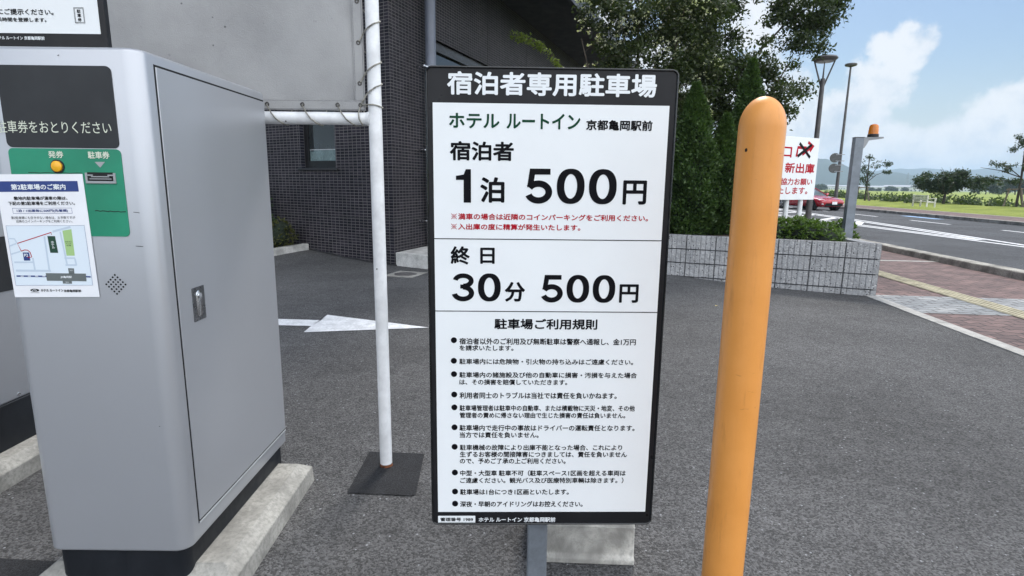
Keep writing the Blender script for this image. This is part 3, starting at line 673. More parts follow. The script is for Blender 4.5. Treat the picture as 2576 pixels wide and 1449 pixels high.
for x, z in sorted(eb):       # each turn: out of the eyelet, down over the front of the bar, under and back up behind to the next eyelet
    X = x - 1.72; Z = 1.706 + z
    path += [(X - .004, PY + .012, Z), (X, PY - .010, Z), (X + .004, PY - .030, Z - .006), (X + .022, PY - .0335, 1.690), (X + .040, PY - .0325, 1.666), (X + .062, PY - .022, 1.648), (X + .078, PY + .004, 1.640), (X + .085, PY + .028, 1.655), (X + .082, PY + .034, 1.690), (X + .100, PY + .014, 1.716)]
Z = 1.7285; X = -.678; c = -.618
path += [(X - .004, PY + .012, Z), (X, PY - .012, Z), (X - .006, PY - .033, 1.692), (X - .004, PY - .0335, 1.668), (X + .006, PY - .012, 1.642), (X + .012, PY + .02, 1.648), (X + .008, PY + .034, 1.68), (X + .002, PY + .014, Z - .004)]
path += [(X, PY - .014, Z), (X + .03, PY - .03, Z + .001), (c, PY - .0345, Z + .001), (c + .026, PY - .024, Z - .004), (c + .034, PY, Z - .008), (c + .026, PY + .024, Z - .006), (c, PY + .034, Z - .002), (X + .01, PY + .016, Z - .002)]
for x, z in es:
    X = x - 1.72; Z = 1.706 + z
    path += [(X, PY + .010, Z - .002), (X + .001, PY - .010, Z), (X + .006, PY - .022, Z + .005), (c - .030, PY - .022, Z + .044), (c - .012, PY - .0335, Z + .058), (c + .012, PY - .0315, Z + .074), (c + .0315, PY - .012, Z + .086), (c + .0315, PY + .014, Z + .094), (c + .010, PY + .034, Z + .110), (c - .030, PY + .02, Z + .128), (X + .006, PY + .014, Z + .150)]
rp.tube(path, .0031, 7)
tag(rp.obj('lashing_rope', 'rope', smooth=True), 'thin grey rope lacing the banner eyelets to the white pipes', 'rope')
SIGN=[
('W', '宿泊者専用駐車場', -0.2874, 0.2869, 1.6343, 1.6958, 3),
('G', 'ホテル', -0.2829, -0.1439, 1.5463, 1.5869, 2),
('G', 'ルートイン', -0.1244, 0.0797, 1.5465, 1.5882, 2),
('K', '京都亀岡駅前', 0.0963, 0.2809, 1.5456, 1.5736, 3),
('K', '宿泊者', -0.2815, -0.1035, 1.4593, 1.5118, 3),
('D', '1', -0.2649, -0.222, 1.343, 1.4356, 0),
('K', '泊', -0.1968, -0.1285, 1.3434, 1.4145, 3),
('D', '500', -0.07, 0.1887, 1.3435, 1.4395, 0),
('K', '円', 0.2071, 0.2745, 1.3425, 1.4103, 3),
('R', '※満車の場合は近隣のコインパーキングをご利用ください。', -0.2806, 0.2831, 1.295, 1.313, 1),
('R', '※入出庫の度に精算が発生いたします。', -0.2809, 0.0896, 1.2665, 1.2842, 1),
('K', '終', -0.2816, -0.2265, 1.1663, 1.2192, 3),
('K', '日', -0.1966, -0.155, 1.1687, 1.2157, 3),
('D', '30', -0.278, -0.1369, 1.0588, 1.1402, 0),
('K', '分', -0.125, -0.0659, 1.0576, 1.1164, 3),
('D', '500', -0.0195, 0.198, 1.0571, 1.1379, 0),
('K', '円', 0.2105, 0.2668, 1.0569, 1.1122, 3),
('K', '駐車場ご利用規則', -0.1548, 0.1496, 0.9745, 1.0068, 3),
('O', '●', -0.283, -0.2653, 0.9313, 0.9491, 0),
('K', '宿泊者以外のご利用及び無断駐車は警察へ通報し、金1万円', -0.2578, 0.2669, 0.9274, 0.9473, 1),
('K', 'を請求いたします。', -0.2579, -0.0976, 0.9082, 0.9253, 1),
('O', '●', -0.2836, -0.2657, 0.8677, 0.8857, 0),
('K', '駐車場内には危険物・引火物の持ち込みはご遠慮ください。', -0.2581, 0.2622, 0.866, 0.8837, 1),
('O', '●', -0.2836, -0.2656, 0.8262, 0.8443, 0),
('K', '駐車場内の諸施設及び他の自動車に損害・汚損を与えた場合', -0.2584, 0.2755, 0.8243, 0.8421, 1),
('K', 'は、その損害を賠償していただきます。', -0.2585, 0.0658, 0.8018, 0.8194, 1),
('O', '●', -0.2833, -0.2653, 0.7617, 0.7801, 0),
('K', '利用者同士のトラブルは当社では責任を負いかねます。', -0.2581, 0.2175, 0.7581, 0.7786, 1),
('O', '●', -0.2833, -0.2651, 0.7207, 0.7392, 0),
('K', '駐車場管理者は駐車中の自動車、または積載物に天災・地変、その他', -0.2583, 0.2744, 0.7185, 0.7375, 1),
('K', '管理者の責めに帰さない理由で生じた損害の責任は負いません。', -0.2584, 0.2468, 0.6957, 0.714, 1),
('O', '●', -0.2834, -0.2651, 0.6563, 0.6751, 0),
('K', '駐車場内で走行中の事故はドライバーの運転責任となります。', -0.2587, 0.2773, 0.6543, 0.6736, 1),
('K', '当方では責任を負いません。', -0.2588, -0.0171, 0.6315, 0.6504, 1),
('O', '●', -0.2835, -0.2651, 0.5923, 0.6114, 0),
('K', '駐車機械の故障により出庫不能となった場合、これにより', -0.2582, 0.2419, 0.5901, 0.6092, 1),
('K', '生ずるお客様の間接障害につきましては、責任を負いません', -0.2583, 0.2578, 0.5675, 0.5867, 1),
('K', 'ので、予めご了承の上ご利用ください。', -0.2585, 0.0683, 0.5455, 0.5644, 1),
('O', '●', -0.2834, -0.2648, 0.5068, 0.5262, 0),
('K', '中型・大型車 駐車不可（駐車スペース1区画を超える車両は', -0.2579, 0.2569, 0.5047, 0.5241, 1),
('K', 'ご遠慮ください。観光バス及び医療特別車輌は除きます。）', -0.258, 0.2512, 0.4803, 0.4995, 1),
('O', '●', -0.2835, -0.2648, 0.4425, 0.4621, 0),
('K', '駐車場は1台につき1区画といたします。', -0.2582, 0.0814, 0.441, 0.4607, 1),
('O', '●', -0.2835, -0.2647, 0.4012, 0.421, 0),
('K', '深夜・早朝のアイドリングはお控えください。', -0.2584, 0.1264, 0.3995, 0.4193, 1),
('K', '管理番号 1989', -0.3208, -0.2179, 0.35, 0.3629, 2),
('W', 'ホテル ルートイン 京都亀岡駅前', -0.2005, 0.0415, 0.347, 0.3639, 2),
]
# ================================================================== THE MAIN SIGN
sg = thing('parking_sign', 'tall white parking price board with black border on a grey post', 'sign', (.104, 1.62, 0), R(1.3))
def rrect(x0, x1, z0, z1, r, n=6):
    out = []
    for cx_, cz_, a0 in ((x1 - r, z1 - r, 0), (x0 + r, z1 - r, 90), (x0 + r, z0 + r, 180), (x1 - r, z0 + r, 270)):
        out += [(cx_ + r * math.cos(R(a0 + 90 * k / n)), cz_ + r * math.sin(R(a0 + 90 * k / n))) for k in range(n + 1)]
    return out
def plate(mb, ring, y0, y1):       # slab with a rounded outline facing -y
    n = len(ring); mb.add([(x, y0, z) for x, z in ring] + [(x, y1, z) for x, z in ring],
        [tuple(range(n))[::-1], tuple(range(n, 2 * n))] + [(i, (i + 1) % n, n + (i + 1) % n, n + i) for i in range(n)]); return mb
SX0, SX1, SZ0, SZ1 = -.3480, .3480, .3370, 1.7105
m = plate(MB(), rrect(SX0 + .003, SX1 - .003, SZ0 + .003, SZ1 - .003, .016), 0.0, .022); m.obj('board', 'sign_black', sg)
# soft vinyl edging round the board
m = MB(); ring0 = rrect(SX0, SX1, SZ0, SZ1, .020, 8); n = len(ring0); cxm, czm = 0, (SZ0 + SZ1) / 2
def inset(d): return rrect(SX0 + d, SX1 - d, SZ0 + d, SZ1 - d, max(.004, .020 - d), 8)
secs = [(.0070, -.0006), (.0064, -.0030), (.0042, -.0045), (.0014, -.0030), (0, .003), (0, .020), (.006, .027), (.014, .027)]
vs_ = [(x, y, z) for d, y in secs for x, z in inset(d)]
m.add(vs_, [(i * n + k, i * n + (k + 1) % n, (i + 1) * n + (k + 1) % n, (i + 1) * n + k)[::-1] for i in range(len(secs) - 1) for k in range(n)])
m.obj('edging', 'edge_vinyl', sg, smooth=True)
m = MB(); m.box(-.3275, .3255, -.0012, -.0002, .382, 1.6134); m.obj('white_panel', 'sign_white', sg)
m = MB(); m.box(-.3279, -.2111, -.0012, -.0002, .3454, .3679); m.obj('number_label', 'sign_white', sg)
L = Letters(); L.rect(-.3275, .3255, 1.2391, 1.2416, -.002); L.rect(-.3275, .3255, 1.0273, 1.0297, -.002); L.obj('divider', 'ink_black', sg)
lk = {k: Letters() for k in 'WGKR'}; lr = Letters(); lb_ = Letters()
for k, s, x0, x1, z0, z1, b in SIGN:
    if k == 'D': lk['K'].digits(s, x0, x1, z0, z1, -.002)
    elif k == 'O': lb_.disc((x0 + x1) / 2, (z0 + z1) / 2, (x1 - x0) / 2, (z1 - z0) / 2, -.002)
    elif k == 'K' and z1 < .96: lr.text(s, x0, x1, z0, z1, -.002, b)
    elif s[0] == '※':
        w = (x1 - x0) / (len(s) - .35); c_, d_ = (x0 + w * .45, (z0 + z1) / 2), w * .36; L3 = lk[k]; L3.piece(); L3.split = False
        for sx in (-1, 1): L3.line([(c_[0] - d_, c_[1] - sx * d_), (c_[0] + d_, c_[1] + sx * d_)], .0016, -.002)
        for px, pz in ((0, 1), (0, -1), (1, 0), (-1, 0)): L3.disc(c_[0] + px * d_ * .72, c_[1] + pz * d_ * .72, .0014, .0014, -.002, 8)
        L3.split = True; L3.text(s[1:], x0 + w, x1, z0, z1, -.002, 2)
    else: lk[k].text(s, x0, x1, z0, z1, -.002, b)
lk['W'].obj('white_lettering', 'ink_white', sg); lk['G'].obj('green_lettering', 'ink_green', sg)
lk['K'].obj('black_lettering', 'ink_black', sg); lk['R'].obj('red_lettering', 'ink_red', sg); lr.obj('rules_lettering', 'ink_black', sg); lb_.obj('bullet', 'ink_black', sg)
m = MB(); m.box(-.043, .021, .0285, .075, -.3, 1.60); m.obj('post', 'steel_grey', sg, bevel=.006)
plain('block_concrete', (0.44, 0.43, 0.395), 0.9, 0.3, 9.0, bump=0.6, bscale=70, fine=0.5)
# concrete block behind the post
cb = MB(); prof = [(0, 0), (0, .022), (.016, .030), (.022, .140), (.062, .195), (.235, .195), (.275, .13), (.28, 0)]
cb.sweep_x(prof, -.2, .2); o = cb.obj('concrete_block', 'block_concrete', None, (.268, 1.888, 0), R(-2.2), bevel=.005)
tag(o, 'stained grey concrete block with a sloping top edge on the asphalt behind the sign post', 'concrete block')

# ================================================================== BOLLARD
bo = thing('bollard', 'thick orange painted bollard with a rounded top', 'bollard', (.594, 1.40, 0))
m = MB(); rr = .0535; prof = [(rr, -.2), (rr, 1.535)] + [(rr * math.cos(t), 1.535 + .073 * math.sin(t)) for t in np.linspace(.05, math.pi / 2 - .02, 16)]
m.lathe(prof, n=64); m.obj('post', 'orange_paint', bo, smooth=True)
m = MB(); a = R(213); c, s = math.cos(a), math.sin(a); h = [(math.cos(t), math.sin(t)) for t in np.linspace(0, 2 * math.pi, 13)[:-1]]
m.add([(c * (rr + .0006) - s * x * .0035, s * (rr + .0006) + c * x * .0035, 1.482 + y * .0045) for x, y in h], [tuple(range(12))]); m.obj('hole', 'gap_black', bo)

# ================================================================== TICKET MACHINE
tmx, tmy = -1.29, 1.668
mc = thing('ticket_machine', 'silver parking ticket machine with green panel on a concrete island', 'ticket machine', (tmx, tmy, 0))
def rplan(x0, x1, y0, y1, rf, rb_, n=10):
    out = []
    for cx_, cy_, a0, r in ((x1 - rf, y0 + rf, 270, rf), (x1 - rb_, y1 - rb_, 0, rb_), (x0 + rb_, y1 - rb_, 90, rb_), (x0 + rf, y0 + rf, 180, rf)):
        out += [(cx_ + r * math.cos(R(a0 + 90 * k / n)), cy_ + r * math.sin(R(a0 + 90 * k / n))) for k in range(n + 1)]
    return out
def shell(mb, plan, z0, z1, e, n=5):     # prism whose top and bottom rims are rounded by e
    cxp = sum(p[0] for p in plan) / len(plan); cyp = sum(p[1] for p in plan) / len(plan); hx = max(p[0] for p in plan) - cxp; hy = max(p[1] for p in plan) - cyp
    rows = [(e * (1 - math.sin(t)), z0 + e * (1 - math.cos(t))) for t in np.linspace(0, math.pi / 2, n)] + [(e * (1 - math.sin(t)), z1 - e * (1 - math.cos(t))) for t in np.linspace(math.pi / 2, 0, n)]
    k = len(plan); vs_ = []
    for d, z in rows: vs_ += [(cxp + (x - cxp) * (1 - d / hx), cyp + (y - cyp) * (1 - d / hy), z) for x, y in plan]
    mb.add(vs_, [(i * k + j, i * k + (j + 1) % k, (i + 1) * k + (j + 1) % k, (i + 1) * k + j) for i in range(len(rows) - 1) for j in range(k)] + [tuple(range(k))[::-1], tuple(range((len(rows) - 1) * k, len(rows) * k))])
    return mb
m = shell(MB(), rplan(-.234, .234, 0, .81, .044, .004), .187, 1.760, .012); m.obj('body', 'silver_paint', mc, smooth=True)
m = MB(); m.prism(rplan(-.218, .218, .020, .785, .03, .004), -.02, .188); m.obj('plinth', 'black_plinth', mc)
m = plate(MB(), rrect(-.165, .157, 1.4835, 1.7082, .016), -.0022, .001); m.obj('display_panel', 'dark_panel', mc)
m = plate(MB(), rrect(-.165, .159, 1.2297, 1.4812, .014), -.0020, .001); gp = m.obj('operation_panel', 'green_panel', mc)
L = Letters(); L.text('駐車券をおとりください', -.1856, .1407, 1.5235, 1.5575, -.003); L.text('発券', -.0495, -.0059, 1.4545, 1.4745, -.003, 1); L.text('駐車券', .0645, .1266, 1.4540, 1.4745, -.003, 1)
L.obj('lettering', 'ink_cream', mc)
m = MB(); m.add([(.0813, -.0026, 1.4449), (.1112, -.0026, 1.4453), (.0955, -.0026, 1.4287)], [(0, 2, 1)]); m.obj('arrow_mark', 'panel_grey', mc)
def ylathe(mb, prof, cx_, cz_, n=28):     # revolve (r, y) about an axis along y
    k = len(prof); vs_ = [(cx_ + r * math.cos(2 * math.pi * j / n), y, cz_ + r * math.sin(2 * math.pi * j / n)) for r, y in prof for j in range(n)]
    mb.add(vs_, [(i * n + j, i * n + (j + 1) % n, (i + 1) * n + (j + 1) % n, (i + 1) * n + j) for i in range(k - 1) for j in range(n)] + [tuple(range((k - 1) * n, k * n))]); return mb
bt = ylathe(MB(), [(.0195, 0), (.0195, -.005), (.0165, -.0055), (.0155, -.003)], -.0270, 1.4310).obj('button_ring', 'black', mc, smooth=True)
ylathe(MB(), [(.0152, -.002), (.0152, -.0085), (.012, -.0105), (.0, -.0108)], -.0270, 1.4310).obj('ticket_button', 'amber_button', mc, smooth=True)
m = MB(); sx0, sx1, sz0, sz1 = .0503, .1375, 1.3835, 1.4140
m.box(sx0, sx1, -.006, 0, sz0, sz0 + .007); m.box(sx0, sx0 + .006, -.006, 0, sz0 + .007, sz1); m.box(sx1 - .006, sx1, -.006, 0, sz0 + .007, sz1)
m.box(sx0 + .006, sx0 + .022, -.006, 0, sz1 - .009, sz1 - .005, rz=0); m.box(sx1 - .022, sx1 - .006, -.006, 0, sz1 - .009, sz1 - .005)
sl = m.obj('ticket_slot', 'panel_grey', mc, bevel=.001)
m = MB(); m.box(sx0 + .006, sx1 - .006, -.0032, -.0022, sz0 + .007, sz1 + .0015); m.obj('opening', 'gap_black', sl)
m = MB(); m.box(sx0 + .018, sx1 - .018, -.0062, -.003, sz1 - .0125, sz1 - .0095); m.box(sx0 + .012, sx1 - .012, -.0052, -.003, sz0 + .012, sz0 + .0145); m.obj('lip', 'panel_grey', sl)
L = Letters(); L.line([(.0651 + k * .0075, 1.3050 - k * .00022 + .0010 * math.sin(k * 2.3)) for k in range(13)], .0022, -.0026)
L.line([(-.115 + k * .012, 1.4125 + .0008 * math.sin(k * 1.7)) for k in range(14)], .0016, -.0026); L.obj('dark_crack', 'gap_black', mc)
L = Letters(False)
for r_ in range(-4, 5):
    for q in range(-4, 5):
        if abs(r_) + abs(q) <= 4 and (r_ + q) % 2 == 0: L.disc(.0995 + q * .0072, 1.0855 + r_ * .0072, .0030, .0030, -.0008, 12)
L.obj('speaker_grille', 'gap_black', mc)
L = Letters()
for x0, z0, x1, z1 in ((.176, 1.302, .194, 1.300), (.172, 1.202, .194, 1.2005), (.182, .632, .186, .630), (.012, 1.735, .016, 1.737)): L.line([(x0, z0), ((x0 + x1) / 2, z0 - .0005), (x1, z1)], .0016, -.0007)
L.obj('scratch', 'dark_rubber', mc)
plain('handle_steel', (0.20, 0.205, 0.215), 0.3, 0.1, 20.0, metal=0.9)
# side door
m = MB(); m.box(.2335, .2346, .070, .807, .248, 1.728); m.obj('door_gap', 'gap_black', mc)
m = MB(); m.box(.2330, .2375, .0765, .808, .2585, 1.7215); dr_ = m.obj('door', 'silver_paint', mc, bevel=.0018)
m = MB(); m.box(.2340, .2382, .074, .808, .2475, .2520); m.obj('lip_highlight', 'lamp_lens', mc)  # pale strip: highlight on the door's bottom lip put into the colour
m = MB(); m.box(.2370, .2400, .150, .222, .932, 1.046); hd = m.obj('handle', 'handle_steel', dr_, bevel=.0012)
m = MB(); n = 10; ring = [(.186 + .0175 * math.cos(t), .962 - .0 + (.0 if math.sin(t) < 0 else .055) + .0175 * math.sin(t)) for t in np.linspace(0, 2 * math.pi, 25)[:-1]]
m.add([(.2404, y, z) for y, z in ring] + [(.2428, .186 + (y - .186) * .8, .99 + (z - .99) * .86) for y, z in ring], [(i, (i + 1) % 24, 24 + (i + 1) % 24, 24 + i) for i in range(24)] + [tuple(range(24, 48))]); m.obj('lever', 'chrome', hd, smooth=True)
m = MB(); m.tube([(.2425, .186, 1.016), (.2465, .186, 1.016)], .009, 16); m.obj('lock', 'chrome', hd, smooth=True)
# concrete island under the machine
ib = MB(); outer = [(-1.60, 1.672), (-.915, 1.672), (-.925, 2.475), (-1.60, 2.475)]
def frust(mb, poly, ins, z0, z1, z2):
    cx_ = sum(p[0] for p in poly) / 4; cy_ = sum(p[1] for p in poly) / 4
    a = [(x, y, z0) for x, y in poly]; b = [(x - math.copysign(.008, x - cx_), y - math.copysign(.008, y - cy_), z1) for x, y in poly]; c = [(x - math.copysign(ins, x - cx_), y - math.copysign(ins, y - cy_), z2) for x, y in poly]
    mb.add(a + b + c, [(i, (i + 1) % 4, 4 + (i + 1) % 4, 4 + i) for i in range(4)] + [(4 + i, 4 + (i + 1) % 4, 8 + (i + 1) % 4, 8 + i) for i in range(4)] + [(8, 9, 10, 11)]); return mb
tag(frust(ib, outer, .055, -.05, .072, .108).obj('concrete_island', 'old_concrete', bevel=.004), 'chamfered concrete island under the silver ticket machine with the open side door', 'island')
bpy.data.objects['concrete_island']['label'] = 'chamfered pale concrete island under the ticket machine with the green panel'
ib = MB(); tag(frust(ib, [(-3.05, 1.4), (-2.285, 1.4), (-2.285, 3.2), (-3.05, 3.2)], .05, -.05, .075, .112).obj('concrete_island', 'old_concrete', bevel=.004), 'concrete island at the left edge, under the second cabinet with the tall black base', 'island')
# the second cabinet, mostly out of sight on the left
m2 = thing('payment_machine', 'second silver cabinet on a tall black base at the left edge behind the ticket machine', 'machine', (-2.68, 2.2, 0))
shell(MB(), rplan(-.25, .25, 0, .85, .04, .004), .325, 1.52, .01).obj('body', 'silver_paint', m2, smooth=True)
m = MB(); m.prism(rplan(-.27, .268, .0, .87, .03, .004), .08, .326); m.obj('plinth', 'black_plinth', m2)
m = MB(); m.box(.249, .253, .14, .50, .86, 1.12); m.obj('side_panel', 'dark_panel', m2)
m = MB(); m.tube([(.2495, .44, .345), (.2535, .44, .345)], .008, 12); m.obj('bolt', 'chrome', m2)
# notice taped to the ticket machine
PWD, PH = .2555, .3632
nt = thing('paper_notice', 'white paper notice with a street map taped on the ticket machine', 'notice', (-1.370, 1.6655, 1.0452), 0); nt.rotation_euler = (0, R(-.9), 0)
m = MB(); m.box(-PWD / 2, PWD / 2, -.0012, -.0002, 0, PH); m.obj('sheet', 'paper', nt)
def P2(x, y):      # millimetre-like layout: 0..1127 across, 0..1449 down on a flat print
    h = (y - 38) / 1314.0; left = -8 + 170 * h; right = 912 + 170 * h
    return (-PWD / 2 + PWD * (x - left) / (right - left), PH * (1 - h) + 0.0)
def ptxt(L, s, x0, x1, y0, y1, b=0):
    a = P2(x0, (y0 + y1) / 2); c = P2(x1, (y0 + y1) / 2 + .012 * (x1 - x0)); z0 = P2(0, y1)[1]; z1 = P2(0, y0)[1]; L.text(s, a[0], c[0], z0, z1, -.0022, b)
Ln, Lk_, Lw, Lmb = (Letters() for _ in range(4)); Lmr, Lg, Ldg, Lr, Lgr = (Letters(False) for _ in range(5))
def R4(L, x0, x1, y0, y1, y=-.0016): a = P2(x0, (y0 + y1) / 2); b = P2(x1, (y0 + y1) / 2); L.rect(a[0], b[0], P2(0, y1)[1], P2(0, y0)[1], y)
R4(Ln, 28, 868, 110, 220); ptxt(Lw, '第2駐車場のご案内', 165, 738, 140, 200, 2)
ptxt(Lk_, '敷地内駐車場が満車の際は、', 190, 755, 268, 306, 1); ptxt(Lk_, '下記の第2駐車場をご利用ください。', 130, 833, 320, 360, 1)
a = P2(172, 415); b = P2(800, 415); Ln.outline(a[0], b[0], P2(0, 448)[1], P2(0, 390)[1], .0008, -.0016); ptxt(Ln, '1泊 / 1出庫毎に500円(先着順)', 218, 757, 402, 436, 1)
ptxt(Lk_, '第2駐車場にも空きがない場合は、お手数ですが', 155, 835, 476, 506, 0); ptxt(Lk_, '近隣のコインパーキングをご利用ください。', 205, 805, 514, 544, 0)
mx0 = -PWD / 2 + .0245; mx1 = PWD / 2 - .0035 * 6; mz0 = P2(0, 1222)[1]; mz1 = P2(0, 574)[1]
mx0, mx1 = P2(95, 574)[0], P2(930, 585)[0]
Lmb.rect(mx0, mx1, mz0, mz1, -.0014); Lk2 = Letters(False); Lk2.outline(mx0, mx1, mz0, mz1, .0006, -.0020)
def PL(L, pts, w, y=-.0017): L.line([P2(*p) for p in pts], w, y)
PL(Lmr, [(590, 640), (780, 590)], .006); PL(Lmr, [(500, 690), (545, 1060)], .005); PL(Lmr, [(670, 640), (740, 1010)], .005); PL(Lmr, [(170, 968), (370, 968)], .005); PL(Lmr, [(185, 1058), (560, 1062)], .006)
PL(Lmr, [(370, 920), (390, 1050)], .005); PL(Lmr, [(720, 1000), (840, 1000)], .005); PL(Lmr, [(822, 930), (838, 1000)], .005); PL(Lmr, [(710, 925), (825, 925)], .005); PL(Lmr, [(140, 880), (240, 850)], .004); PL(Lmr, [(130, 790), (200, 765)], .004); PL(Lmr, [(125, 712), (180, 715), (205, 760)], .004)
def quadL(L, pts, y): 
    q = [P2(*p) for p in pts]; L.m.add([(x, y, z) for x, z in q], [(0, 1, 2, 3)])
quadL(Lg, [(734, 898), (822, 898), (790, 615), (694, 630)], -.0018); quadL(Ldg, [(560, 866), (645, 868), (614, 688), (532, 686)], -.0018)
for k, ch in enumerate('ホテル'): ptxt(Lw, ch, 570 + 5 * k, 602 + 5 * k, 740 + 28 * k, 764 + 28 * k, 1)
for k, s in enumerate(('かめきた', 'サンガ', '広場')): ptxt(Lk_, s, 722 + 8 * k, 792 - 4 * k, 740 + 20 * k, 755 + 20 * k, 0)
PL(Lr, [(578, 672), (574, 648), (210, 764), (250, 848)], .0024, -.0019); PL(Lr, [(250, 848), (285, 834), (320, 838), (345, 862), (360, 912), (338, 914)], .0024, -.0019)
R4(Ln, 270, 338, 862, 950, -.0018); ptxt(Lw, 'P2', 280, 322, 875, 908, 2)
for s_ in ((-8, -8, 8, 8), (-8, 8, 8, -8), (-10, 0, 10, 0)): PL(Lr, [(328 + s_[0], 914 + s_[1]), (328 + s_[2], 914 + s_[3])], .0010, -.0024)
PL(Lk2, [(190, 1118), (515, 1122)], .0044, -.0019); PL(Lk2, [(940, 1128), (990, 1130)], .0044, -.0019)
for k in range(4): PL(Lw, [(235 + k * 78, 1119), (268 + k * 78, 1119)], .0024, -.0022)
quadL(Lgr, [(517, 1170), (944, 1178), (938, 1094), (505, 1086)], -.0020); quadL(Lgr, [(755, 1094), (815, 1094), (810, 1036), (747, 1034)], -.0020); quadL(Lgr, [(688, 1202), (788, 1204), (785, 1175), (686, 1172)], -.0020)
ptxt(Lw, 'JR亀岡駅', 665, 788, 1118, 1146, 1); ptxt(Lw, '北口', 765, 798, 1050, 1064, 0); ptxt(Lw, '南口', 718, 752, 1181, 1194, 0)
c_ = P2(381, 1275); Lk_.disc(c_[0], c_[1], .0135, .0046, -.0018, 24)
lg = Letters(False); lg.line([P2(352, 1284), P2(372, 1268), P2(392, 1268), P2(408, 1284)], .0014, -.0026); lg.line([P2(380, 1276), P2(398, 1286)], .0012, -.0026); lg.obj('emblem', 'ink_white', nt)
PL(Lk_, [(336, 1302), (430, 1303)], .0009, -.0018); ptxt(Lk_, 'ホテル ルートイン', 448, 692, 1262, 1292, 2); ptxt(Lk_, '京都亀岡駅前', 698, 886, 1268, 1298, 1)
Lmb.obj('map', 'map_blue', nt); Lmr.obj('map_roads', 'map_road', nt); Lg.obj('map_park', 'map_green', nt); Ldg.obj('map_hotel', 'map_darkgreen', nt); Lgr.obj('map_station', 'ink_grey', nt)
Lr.obj('map_route', 'ink_red', nt); Ln.obj('blue_print', 'ink_navy', nt); Lk_.obj('black_print', 'ink_black', nt); Lk2.obj('map_lines', 'ink_navy', nt); Lw.obj('white_print', 'ink_white', nt)
# board standing on the machine
ts = thing('notice_board', 'white notice board with black border standing on top of the ticket machine', 'sign', (-1.1615, 1.706, 1.757))
m = MB(); m.box(-.58, 0, 0, .022, .004, .62); m.obj('board', 'sign_black', ts, bevel=.003)
m = MB(); m.box(-.5655, -.0145, -.0012, -.0002, .0441, .60); m.obj('white_panel', 'sign_white', ts)
L = Letters(); c0 = 1.1615
def tb(s, X0, X1, z0, z1, b): L.text(s, X0 + c0, X1 + c0, z0 - 1.757, z1 - 1.757, -.0022, b)
tb('ご精算・お会計時にご提示ください。', -1.612, -1.3019, 1.8495, 1.8655, 1); tb('フロントにて駐車券に無料時間を登録します。', -1.628, -1.3245, 1.8310, 1.8425, 1)
L.outline(-1.2438 + c0, -1.2158 + c0, .0722, .1134, .0010, -.0022); L.outline(-1.2418 + c0, -1.2178 + c0, .0742, .1114, .0006, -.0022)
for k, ch in enumerate('駐車券'): tb(ch, -1.2355, -1.2245, 1.757 + .0990 - .0112 * k, 1.757 + .1085 - .0112 * k, 1)
L.obj('lettering', 'ink_black', ts)
L = Letters(); L.text('ホテル ルートイン 京都亀岡駅前', -1.478 + c0, -1.3371 + c0, .0262, .0360, -.0012, 1); L.obj('white_lettering', 'ink_white', ts)
m = MB(); m.box(-.34, -.30, .022, .05, .004, .3); m.obj('bracket', 'steel_grey', ts)
m = MB(); m.box(-.16, -.12, .022, .05, .004, .3); m.obj('bracket', 'steel_grey', ts)
# ================================================================== VEGETATION IN THE PLANTER
def branchy(mb, base, top, r0, r1, n, spread, seed, levels=9):
    rnd = random.Random(seed); base = Vector(base); top = Vector(top); pts = []
    for k in range(levels):
        t = k / (levels - 1); pts.append(base.lerp(top, t) + Vector((rnd.uniform(-1, 1), rnd.uniform(-1, 1), 0)) * .05 * (0 if k == 0 else 1))
    mb.tube(pts, [r0 + (r1 - r0) * k / (levels - 1) for k in range(levels)], 9)
    for i in range(n):
        t = rnd.uniform(.3, .95); p = base.lerp(top, t); a = rnd.uniform(0, 6.28); l = spread * rnd.uniform(.5, 1.0) * (1.1 - .5 * t)
        q = p + Vector((math.cos(a) * l, math.sin(a) * l, l * rnd.uniform(.3, .9))); mid = p.lerp(q, .5) + Vector((0, 0, -.06 * l))
        rr = (r0 + (r1 - r0) * t) * .5
        mb.tube([p, mid, q], [rr, rr * .7, rr * .35], 6)
        for j in range(2):
            s = mid.lerp(q, rnd.random()); e = s + Vector((rnd.uniform(-1, 1), rnd.uniform(-1, 1), rnd.uniform(-.2, .7))) * l * .45
            mb.tube([s, e], [rr * .4, rr * .15], 5)
def cone_tree(label, x, y, z0, h, rad, n, seed, loc_group='conifers in the planter'):
    t = thing('conifer', label, 'conifer', (x, y, z0), 0, loc_group); rnd = np.random.default_rng(seed)
    m = MB(); m.tube([(0, 0, -.05), (0, 0, h * .9)], [.05, .015], 8); m.obj('trunk', 'dark_bark', t)
    core = MB(); pr = [(rad * .70 * f, h * z) for z, f in ((.04, .75), (.2, .95), (.5, .85), (.75, .5), (.92, .15))]; core.lathe(pr, n=12); core.obj('dark_core', 'conifer_core', t)  # solid dark core added so no light shows through the crown
    zz_ = rnd.random(n) ** 1.15; f = np.interp(zz_, [0, .12, .35, .6, .85, 1], [.72, .95, 1.0, .80, .36, .03]); a = rnd.random(n) * 6.283
    lump = 1 + .16 * np.sin(a * 3 + zz_ * 17 + seed) + .10 * np.sin(a * 5 - zz_ * 31)
    r_ = rad * f * lump * (.72 + .34 * rnd.random(n)); p = np.stack([r_ * np.cos(a), r_ * np.sin(a), zz_ * h], 1)
    tip = np.stack([np.cos(a) * .55, np.sin(a) * .55, np.full(n, .45)], 1)
    link('crown', leaf_mesh('crown', p, .04 + .045 * rnd.random(n), 'conifer_leaf', None, .2, .45, tip), t); return t
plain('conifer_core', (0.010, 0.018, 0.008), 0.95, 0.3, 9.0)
ZS = .60
cone_tree('dense green conifer right of the price board, broadest at the base', 2.86, 9.30, ZS, 2.35, .40, 20000, 1)
